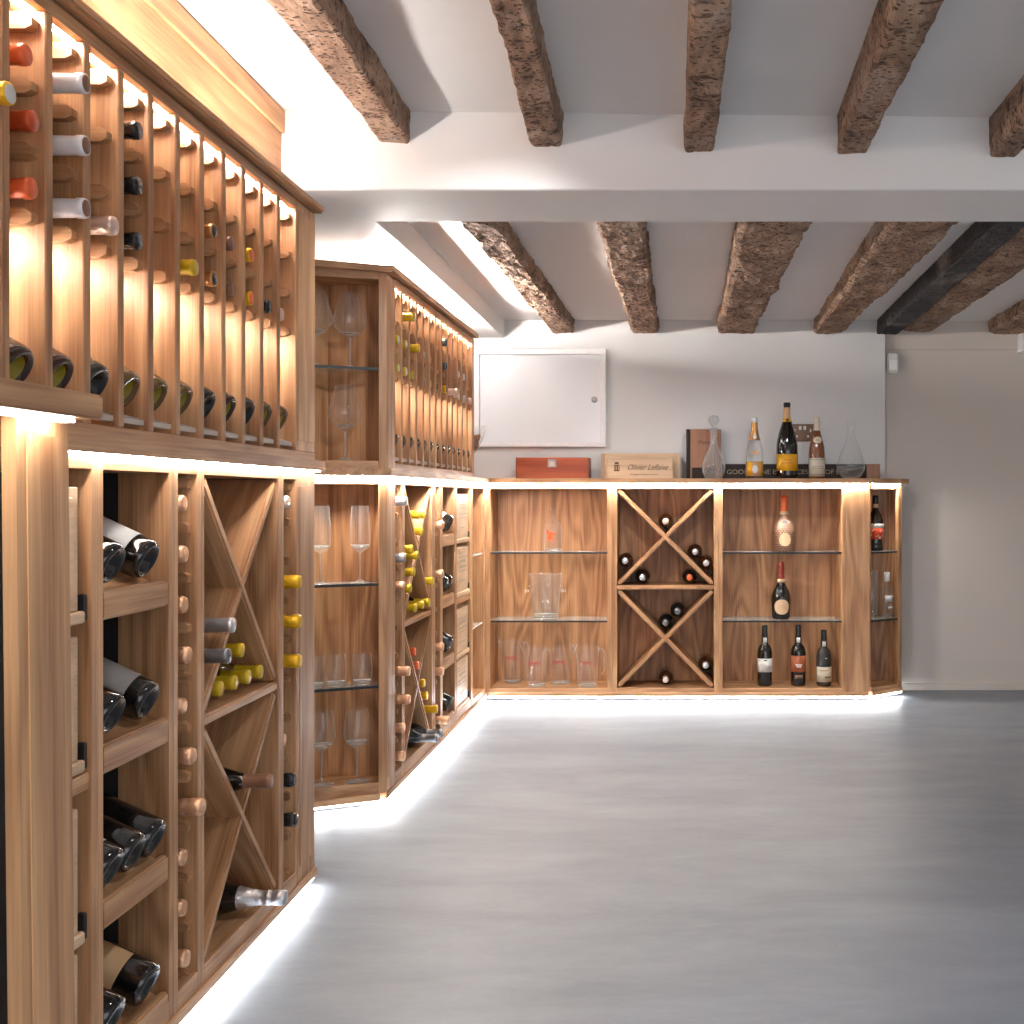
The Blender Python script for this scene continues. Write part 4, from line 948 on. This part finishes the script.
# socket
x, z = KX(805, 432.5, 6.03); t = thing('double_socket', 'brass double power socket on the wall behind the bottles', 'socket', std(x - .012, 6.0495, z))
MB().box(-.064, .064, -.010, 0, -.045, .045, .003).build('face_plate', 'brass', t)
for q in (-.042, .042):
    MB().box(q - .004, q + .004, -.012, -.010, .002, .020, .001).build('socket_slot', 'white_plastic', t)
    for r_ in (-.013, .013): MB().box(q + r_ - .005, q + r_ + .005, -.012, -.010, -.026, -.014, .001).build('socket_slot', 'white_plastic', t)
for q in (-.012, .012): MB().box(q - .007, q + .007, -.013, -.010, .014, .034, .001).build('switch', 'white_plastic', t)
# motion sensor
x, z = KX(892.3, 363, 6.09); t = thing('motion_sensor', 'small white motion sensor high on the recessed wall', 'sensor', std(x, 6.10, z))
MB().box(-.030, .030, -.035, -.001, -.052, .050, .008, seg=3).build('housing', 'white_plastic', t)
MB().box(-.022, .022, -.038, -.0355, -.040, .012, .0015).build('lens', 'white_paint', t)
# white hatch
xa, za = KX(475, 447, 6.04); xb, zb_ = KX(606, 349, 6.04)
t = thing('white_hatch', 'white framed wall hatch with glossy door and round lock', 'hatch', std(xa - .10, 6.0495, za)); w = xb - xa + .10; h = zb_ - za
m = MB().box(0, w, -.028, 0, h - .030, h, .002).box(0, w, -.028, 0, 0, .022, .002).box(w - .030, w, -.028, 0, .0225, h - .0305, .002).box(0, .126, -.028, 0, .0225, h - .0305, .002)
m.build('frame', 'white_paint', t)
MB().box(.127, w - .031, -.012, -.001, .023, h - .031, .001).build('hatch_door', 'white_gloss', t)
m = MB().lathe([(0, 0), (.016, 0), (.016, .006), (.010, .010), (0, .010)], 20, RX(90)); xk, zk = KX(594.3, 399.5, 6.03)
m.build('lock', 'steel', t, T(xk - xa + .10, -.0121, zk - za))

# --- back bay 1 (glassware)
YS = 5.75 + .10
def on_shelf(px, Y=5.87, z=.0): return std((px - CX) * Y / F, Y, z)
S1, S2, SF = .7485, .4055, .0685
t = thing('clear_spirit_bottle', 'clear glass bottle with orange figure print on top glass shelf', 'bottle', on_shelf(552.6, 5.86, S1))
lathe_part([(0, .006), (.038, 0), (.044, .004), (.044, .118), (.041, .135), (.028, .148), (.016, .155), (.0125, .165), (.012, .205), (.015, .208), (.015, .218), (.011, .218)], 'clear_glass', t, 'glass_body')
lathe_part([(0, .002), (.040, .003), (.0415, .014), (0, .014)], 'solid_glass', t, 'thick_base')
pts = [(-.022, .105), (-.016, .112), (-.010, .108), (-.012, .098), (-.004, .096), (.004, .104), (.010, .096), (.018, .094), (.026, .102), (.024, .090), (.014, .084), (.010, .070), (.012, .056), (.007, .050), (.003, .062), (-.002, .060), (-.004, .044), (-.010, .050), (-.008, .064), (-.022, .060), (-.016, .074), (-.010, .084), (-.020, .092)]
MB().prism([(a - .004, b) for a, b in pts], -.0470, -.0455).build('printed_figure', 'orange_print', t)
t = thing('ice_bucket', 'clear glass ice bucket with white side marks, middle glass shelf', 'bucket', on_shelf(545.5, 5.86, S2))
lathe_part([(0, .012), (.058, .012), (.063, .002), (.060, 0), (.064, .02), (.072, .12), (.082, .225), (.084, .228), (.081, .226), (.070, .12), (.061, .024), (0, .020)], 'clear_glass', t, 'glass_body', 40)
lathe_part([(0, .001), (.060, .001), (.064, .008), (.064, .020), (.058, .024), (0, .024)], 'solid_glass', t, 'thick_base', 40)
for sx, s in ((-1, 'ya'), (1, 'lin')):
    text_part(s, .028, 'ink_white', t, T(sx * .092, -.02, .145) @ FACE, name='side_lettering'); text_part('-', .03, 'ink_white', t, T(sx * .080, -.02, .170) @ FACE, name='side_lettering')
def jug(px, Y, rot, lab, h=.185, r=.052, handle=True):
    t = thing('glass_jug', lab, 'jug', on_shelf(px, Y, SF) @ RZ(rot), 'glass jugs on the cabinet floor')
    prof = [(0, .006), (r - .006, .006), (r - .010, .012), (r, .03), (r * 1.1, h * .7), (r * 1.18, h)]
    mb = MB(); mb.lathe(prof, 36)
    for v in mb.bm.verts:      # pouring lip on local -x
        if v.co.z > h * .8 and v.co.x < 0 and abs(v.co.y) < r * .55:
            k = (v.co.z - h * .8) / (h * .2) * (1 - abs(v.co.y) / (r * .55)); v.co.x -= .030 * k; v.co.z += .012 * k
    mb.build('glass_body', 'clear_glass', t)
    lathe_part([(0, 0), (r - .006, 0), (r - .002, .004), (r - .004, .012), (0, .012)], 'solid_glass', t, 'thick_base', 36)
    if handle: MB().tube([(r * 1.12, 0, h * .90), (r * 1.5, 0, h * .92), (r * 1.72, 0, h * .84), (r * 1.75, 0, h * .6), (r * 1.66, 0, h * .38), (r * 1.5, 0, h * .30)], .0055, 10).build('handle', 'solid_glass', t)
    text_part("PIMM'S", .028, 'ink_red', t, RZ(-rot) @ T(0, -(r * 1.16), h * .60) @ FACE, width=.062, extrude=.0008)
    return t
jug(513, 5.93, 20, 'clear glass jug with red lettering, leftmost on the cabinet floor', .22, .047)
jug(536, 5.815, 5, 'clear glass jug with red lettering, second from left on the floor', .20, .047, False)
jug(560.5, 5.90, 195, 'clear glass jug with red lettering, third from left, set back', .19, .052)
jug(587.5, 5.815, 0, 'clear glass jug with side handle, rightmost on the cabinet floor', .205, .050)

# --- back bay 3 (bottles)
t = thing('champagne_bottle', 'champagne bottle in bronze mesh robe with round pink label', 'bottle', on_shelf(784, 5.86, S1))
lp = [(0, .02), (.03, .002), (.042, 0), (.050, .010), (.052, .05), (.053, .10), (.048, .135), (.034, .165), (.021, .185), (.0165, .20), (.0155, .24), (.0155, .275), (0, .275)]
lathe_part(lp, 'rose_gold', t, 'glass_body')
m = MB()
for q in range(13):
    z = .006 + q * .010
    if z > .128: break
    rr = .0535 if z < .10 else .052 - (z - .10) * .3
    n = 22
    for k in range(n):
        a = 2 * math.pi * (k + (q % 2) * .5) / n
        m.merge((lambda b: (bmesh.ops.create_icosphere(b, subdivisions=1, radius=.0050), b)[1])(bmesh.new()), 0, T(rr * math.cos(a), rr * math.sin(a), z))
m.build('bronze_mesh', 'bronze', t)
oval(.0572, .062, .030, .034, 'paper_pinkgold', t); oval(.036, .150, .010, .010, 'foil_grey', t, 'neck_seal', .008)
lathe_part([(.0195, .196), (.0180, .205), (.0160, .255), (.0185, .262), (.0185, .282), (.012, .286), (0, .286)], 'foil_orange', t, 'foil_capsule')
band((.0225, .0185), .186, .204, 0, 360, .0012, 24, 'paper_pinkgold', t, 'neck_band')
t = thing('champagne_bottle', 'black champagne bottle with red capsule, oval tan label', 'bottle', on_shelf(781, 5.86, S2))
lp2 = [(0, .02), (.03, .002), (.040, 0), (.046, .008), (.0475, .03), (.0505, .095), (.049, .118), (.040, .145), (.026, .168), (.0175, .185), (.0155, .20), (.0150, .275), (0, .275)]
lathe_part(lp2, 'glass_black', t, 'glass_body')
lathe_part([(.0185, .203), (.0165, .212), (.0158, .245), (.0185, .250), (.0185, .256), (.0165, .259), (.0175, .285), (.012, .290), (0, .290)], 'foil_wine', t, 'foil_capsule')
band((.0205, .0190), .185, .203, 0, 360, .0012, 24, 'paper_pinkgold', t, 'neck_band')
oval(.0505, .064, .040, .038, 'paper_pinkgold', t); lines_on(.0518, [(.070, .0715, 25), (.060, .0612, 20)], 'paper_tan', t)
for px, H, lab, g, paper, lz, txt in ((764.8, .305, 'port bottle with pale grey label, left of the three', 'glass_black', 'paper_white', (.072, .140), 'grey'),
                             (798.2, .305, 'port bottle with rust-coloured label, middle of the three', 'glass_black', 'paper_rust', (.072, .155), 'rust'),
                             (823.8, .280, 'matt black port bottle with low cream label, right of the three', 'glass_matt_black', 'paper_cream', (.022, .098), 'cream')):
    t = thing('port_bottle', lab, 'bottle', on_shelf(px, 5.84, SF), 'port bottles on the cabinet floor')
    k = H / .305
    rr = .0375
    bp = [(0, .015), (.02, .004), (rr - .005, 0), (rr - .001, .004), (rr, .012), (rr + .001, .165 * k), (rr - .002, .185 * k), (.030, .198 * k), (.019, .210 * k), (.0165, .222 * k), (.0172, .238 * k), (.0150, .255 * k), (.0135, .27 * k), (.0135, .30 * k), (0, .305 * k)]
    lathe_part(bp, g, t, 'glass_body')
    lathe_part([(.0158, .253 * k), (.0143, .268 * k), (.0143, .300 * k), (.012, .307 * k), (0, .307 * k)], 'foil_black', t, 'foil_capsule')
    band(rr + .0010, lz[0], lz[1], -165, -15, mat=paper, parent=t)
    band((.0178, .0172), .218 * k, .245 * k, -120, -60, .0014, 8, 'paper_white', t, 'neck_label')
    if txt == 'grey': band((rr + .0016), .128, .136, -100, -80, .0008, 6, 'ink', t, 'crest_mark')
    if txt == 'rust':
        band((rr + .0016), .106, .112, -115, -65, .0008, 6, 'ink_white', t, 'printed_lines'); band((rr + .0016), .097, .102, -108, -72, .0008, 6, 'ink_white', t, 'printed_lines')
        band(rr + .001, .040, .058, -120, -60, .0008, 8, 'foil_brown', t, 'lower_label')
    if txt == 'cream':
        band((rr + .0016), .078, .083, -125, -60, .0008, 6, 'paper_tan', t, 'printed_lines'); band((rr + .0016), .044, .050, -90, -35, .0008, 6, 'ink', t, 'printed_lines')
        band((rr + .001), .140, .143, -85, -72, .001, 4, 'ink_white', t, 'paint_fleck')

# --- angled end cabinet objects
def on_px(px, Y, z): return std((px - CX) * Y / F, Y, z)
t = thing('liqueur_bottle', 'dark bottle with orange and white label, end cabinet top shelf', 'bottle', on_px(875.5, 5.94, S1))
lathe_part([(0, .01), (.036, 0), (.041, .006), (.037, .03), (.033, .06), (.036, .10), (.041, .14), (.040, .155), (.030, .185), (.0175, .205), (.014, .22), (.0135, .265), (0, .265)], 'glass_black', t, 'glass_body')
lathe_part([(.0145, .222), (.0140, .240)], 'paper_pinkgold', t, 'neck_band'); lathe_part([(.0150, .240), (.0155, .275), (.013, .285), (0, .285)], 'foil_black', t, 'foil_capsule')
band((.0345, .0415), .060, .140, -170, 10, .001, 20, 'orange_print', t); band((.039, .042), .118, .140, -165, 5, .002, 20, 'paper_white', t, 'label_band')
m = MB(); random.seed(5)
for q in range(16):
    a = R(random.uniform(-140, -10)); z = random.uniform(.066, .112); rr = .0345 + (z - .06) * .09 + .0028
    m.box(-.004, .004, -.0004, .0004, -.0022, .0022, 0, M=T(rr * math.cos(a), rr * math.sin(a), z) @ Matrix.Rotation(a + math.pi / 2, 4, 'Z') @ RY(random.uniform(0, 180)))
m.build('label_pattern', 'paper_white', t)
t = thing('clear_spirit_bottle', 'small clear bottle with white cap, end cabinet middle shelf', 'bottle', on_px(887, 5.955, S2))
lathe_part([(0, .006), (.028, 0), (.032, .005), (.032, .125), (.029, .140), (.016, .160), (.0125, .172), (.012, .205)], 'clear_glass', t, 'glass_body')
lathe_part([(.0135, .182), (.0145, .184), (.0145, .228), (.012, .231), (0, .231)], 'white_plastic', t, 'cap')
band(.0325, .080, .112, -120, -35, .0008, 12, 'paper_white', t); band(.0325, .040, .055, -90, -40, .0008, 12, 'paper_white', t, 'lower_label')
lathe_part([(0, .004), (.029, .004), (.030, .014), (0, .014)], 'solid_glass', t, 'thick_base')
t = thing('tall_tumbler', 'tall clear tumbler beside the white-capped bottle', 'glass', on_px(872.2, 5.93, S2))
lathe_part([(0, .008), (.021, .006), (.024, .0), (.026, .10), (.028, .24), (.027, .24), (.025, .10), (.022, .012), (0, .014)], 'clear_glass', t, 'glass_body')

# --- stemware
def stemmed(M, label, group, bowl, bowl_bottom, stem_h, foot_r, name='wine_glass'):
    t = thing(name, label, 'glass', M, group)
    lathe_part([(0, .001), (foot_r, 0), (foot_r, .0012), (foot_r * .5, .004), (.006, .010), (0, .010)], 'solid_glass', t, 'foot', 32)
    MB().lathe([(.0060, .010), (.0036, .022), (.0032, stem_h * .6), (.0042, stem_h)], 14).build('stem', 'solid_glass', t)
    MB().lathe([(r, stem_h + z) for r, z in bowl_bottom], 32).build('bowl_base', 'solid_glass', t)
    MB().lathe([(r, stem_h + z) for r, z in bowl], 36).build('bowl', 'clear_glass', t)
    return t
def GP(px, d, z):
    # point inside the angled cabinet at local depth d whose image column is px
    ax = FG.to_3x3() @ Vector((1, 0, 0)); o = FG @ Vector((0, d, 0)); k = (px - CX) / F
    s = (k * o.y - o.x) / (ax.x - k * ax.y)
    p = FG @ Vector((s, d, z)); return T(p.x, p.y, p.z)
flb = [(.030, .022), (.033, .045), (.032, .10), (.027, .155)]
flk = [(0, -.001), (.004, 0), (.012, .006), (.024, .015), (.030, .022), (.029, .026), (.020, .020), (.008, .016), (0, .016)]
stemmed(GP(320.5, .05, .7395), 'champagne flute at the left on the upper glass shelf', 'champagne flutes on the glass shelf', flb, flk, .10, .030, 'champagne_flute')
stemmed(GP(360, .05, .7395), 'champagne flute at the right on the upper glass shelf', 'champagne flutes on the glass shelf', flb, flk, .10, .030, 'champagne_flute')
wb = [(.034, .020), (.043, .045), (.042, .075), (.036, .115), (.033, .130)]
wk = [(0, -.001), (.004, 0), (.014, .005), (.034, .020), (.033, .024), (.018, .014), (.007, .012), (0, .012)]
stemmed(GP(321.8, .045, .0855), 'wine glass at the left on the floor of the glassware cabinet', 'wine glasses on the glassware cabinet floor', wb, wk, .11, .040)
stemmed(GP(357, .045, .0855), 'wine glass at the right on the floor of the glassware cabinet', 'wine glasses on the glassware cabinet floor', wb, wk, .11, .040)
bb = [(.030, .016), (.052, .040), (.056, .058), (.048, .090), (.034, .135), (.031, .150)]
bk = [(0, -.001), (.004, 0), (.012, .004), (.030, .016), (.029, .020), (.014, .011), (0, .009)]
stemmed(GP(350, .065, 1.4475), 'large wine glass on glass shelf of the upper glassware cabinet', 'large wine glasses in the upper cabinet', bb, bk, .10, .042)
stemmed(GP(345, .065, 1.1425), 'large wine glass on the floor of the upper glassware cabinet', 'large wine glasses in the upper cabinet', bb, bk, .10, .042)
stemmed(GP(315, .060, 1.4475), 'large wine glass half hidden at left on the upper shelf', 'large wine glasses in the upper cabinet', bb, bk, .10, .042)
for i, (px, d) in enumerate(((314, .05), (336, .055), (362, .05))):
    t = thing('stemless_tumbler', 'stemless glass tumbler on the lower glass shelf, %s of three' % ('left', 'middle', 'right')[i], 'glass', GP(px, d, .4035), 'tumblers on the lower glass shelf')
    lathe_part([(.029, .012), (.0345, .035), (.034, .06), (.029, .105)], 'clear_glass', t, 'bowl', 36)
    lathe_part([(0, 0), (.020, 0), (.029, .010), (.0298, .016), (.018, .010), (0, .009)], 'solid_glass', t, 'thick_base', 36)

# ------------------------------------------------------------------ light
w = bpy.data.worlds.new('World'); SC.world = w; w.use_nodes = True
w.node_tree.nodes['Background'].inputs[0].default_value = (0.93, 0.95, 1.0, 1); w.node_tree.nodes['Background'].inputs[1].default_value = 1.35
def lamp(kind, name, loc, power, col=(.95, .975, 1.0), size=.5, rot=(0, 0, 0), **kw):
    l = bpy.data.lights.new(name, kind); l.energy = power; l.color = col
    if kind == 'AREA': l.shape = 'DISK'; l.size = size
    if kind == 'SPOT': l.shadow_soft_size = size; l.spot_size = R(kw.get('cone', 110)); l.spot_blend = 1
    if kind == 'POINT': l.shadow_soft_size = size
    o = bpy.data.objects.new(name, l); COL.objects.link(o); o.location = loc; o.rotation_euler = [R(a) for a in rot]; return o
# added fill spots near the ceiling, no fittings; tilted ones brighten the back wall
for x, y, p, t in ((0.15, 1.9, 30, 0), (0.25, 4.2, 34, 0), (-0.35, 4.4, 20, 46), (0.45, 4.4, 16, 46)):
    lamp('SPOT', 'fill_spot', (x, y, 1.90 if y > 3.2 else 2.0), p, size=.05, cone=125 if not t else 84, rot=(t, 0, 0))
lamp('SPOT', 'fill_spot', (-0.1, 2.55, 1.99), 26, size=.05, cone=62, rot=(58, 0, 40))  # extra fill spot aimed at the angled glassware cabinet


cam = bpy.data.cameras.new('camera'); co = bpy.data.objects.new('camera', cam); COL.objects.link(co)
co.location = (0, 0, EYE); co.rotation_euler = (math.pi / 2, 0, 0)
cam.sensor_width = 36; cam.sensor_fit = 'HORIZONTAL'; cam.lens = F / 1024 * 36
cam.shift_x = (512 - CX) / 1024; cam.shift_y = (CY - 512) / 1024; cam.clip_start = .02
SC.camera = co
SC.view_settings.view_transform = 'Standard'; SC.view_settings.look = 'None'; SC.view_settings.exposure = 0.76; SC.view_settings.gamma = 1
SC.view_settings.use_curve_mapping = False
SC.cycles.use_denoising = True; SC.cycles.use_adaptive_sampling = False; SC.cycles.denoising_prefilter = 'ACCURATE'; SC.cycles.denoising_input_passes = 'RGB_ALBEDO_NORMAL'
SC.cycles.max_bounces = 10; SC.cycles.transparent_max_bounces = 24; SC.cycles.transmission_bounces = 10; SC.cycles.diffuse_bounces = 5; SC.cycles.glossy_bounces = 4
SC.cycles.caustics_reflective = False; SC.cycles.caustics_refractive = False; SC.cycles.sample_clamp_indirect = 6
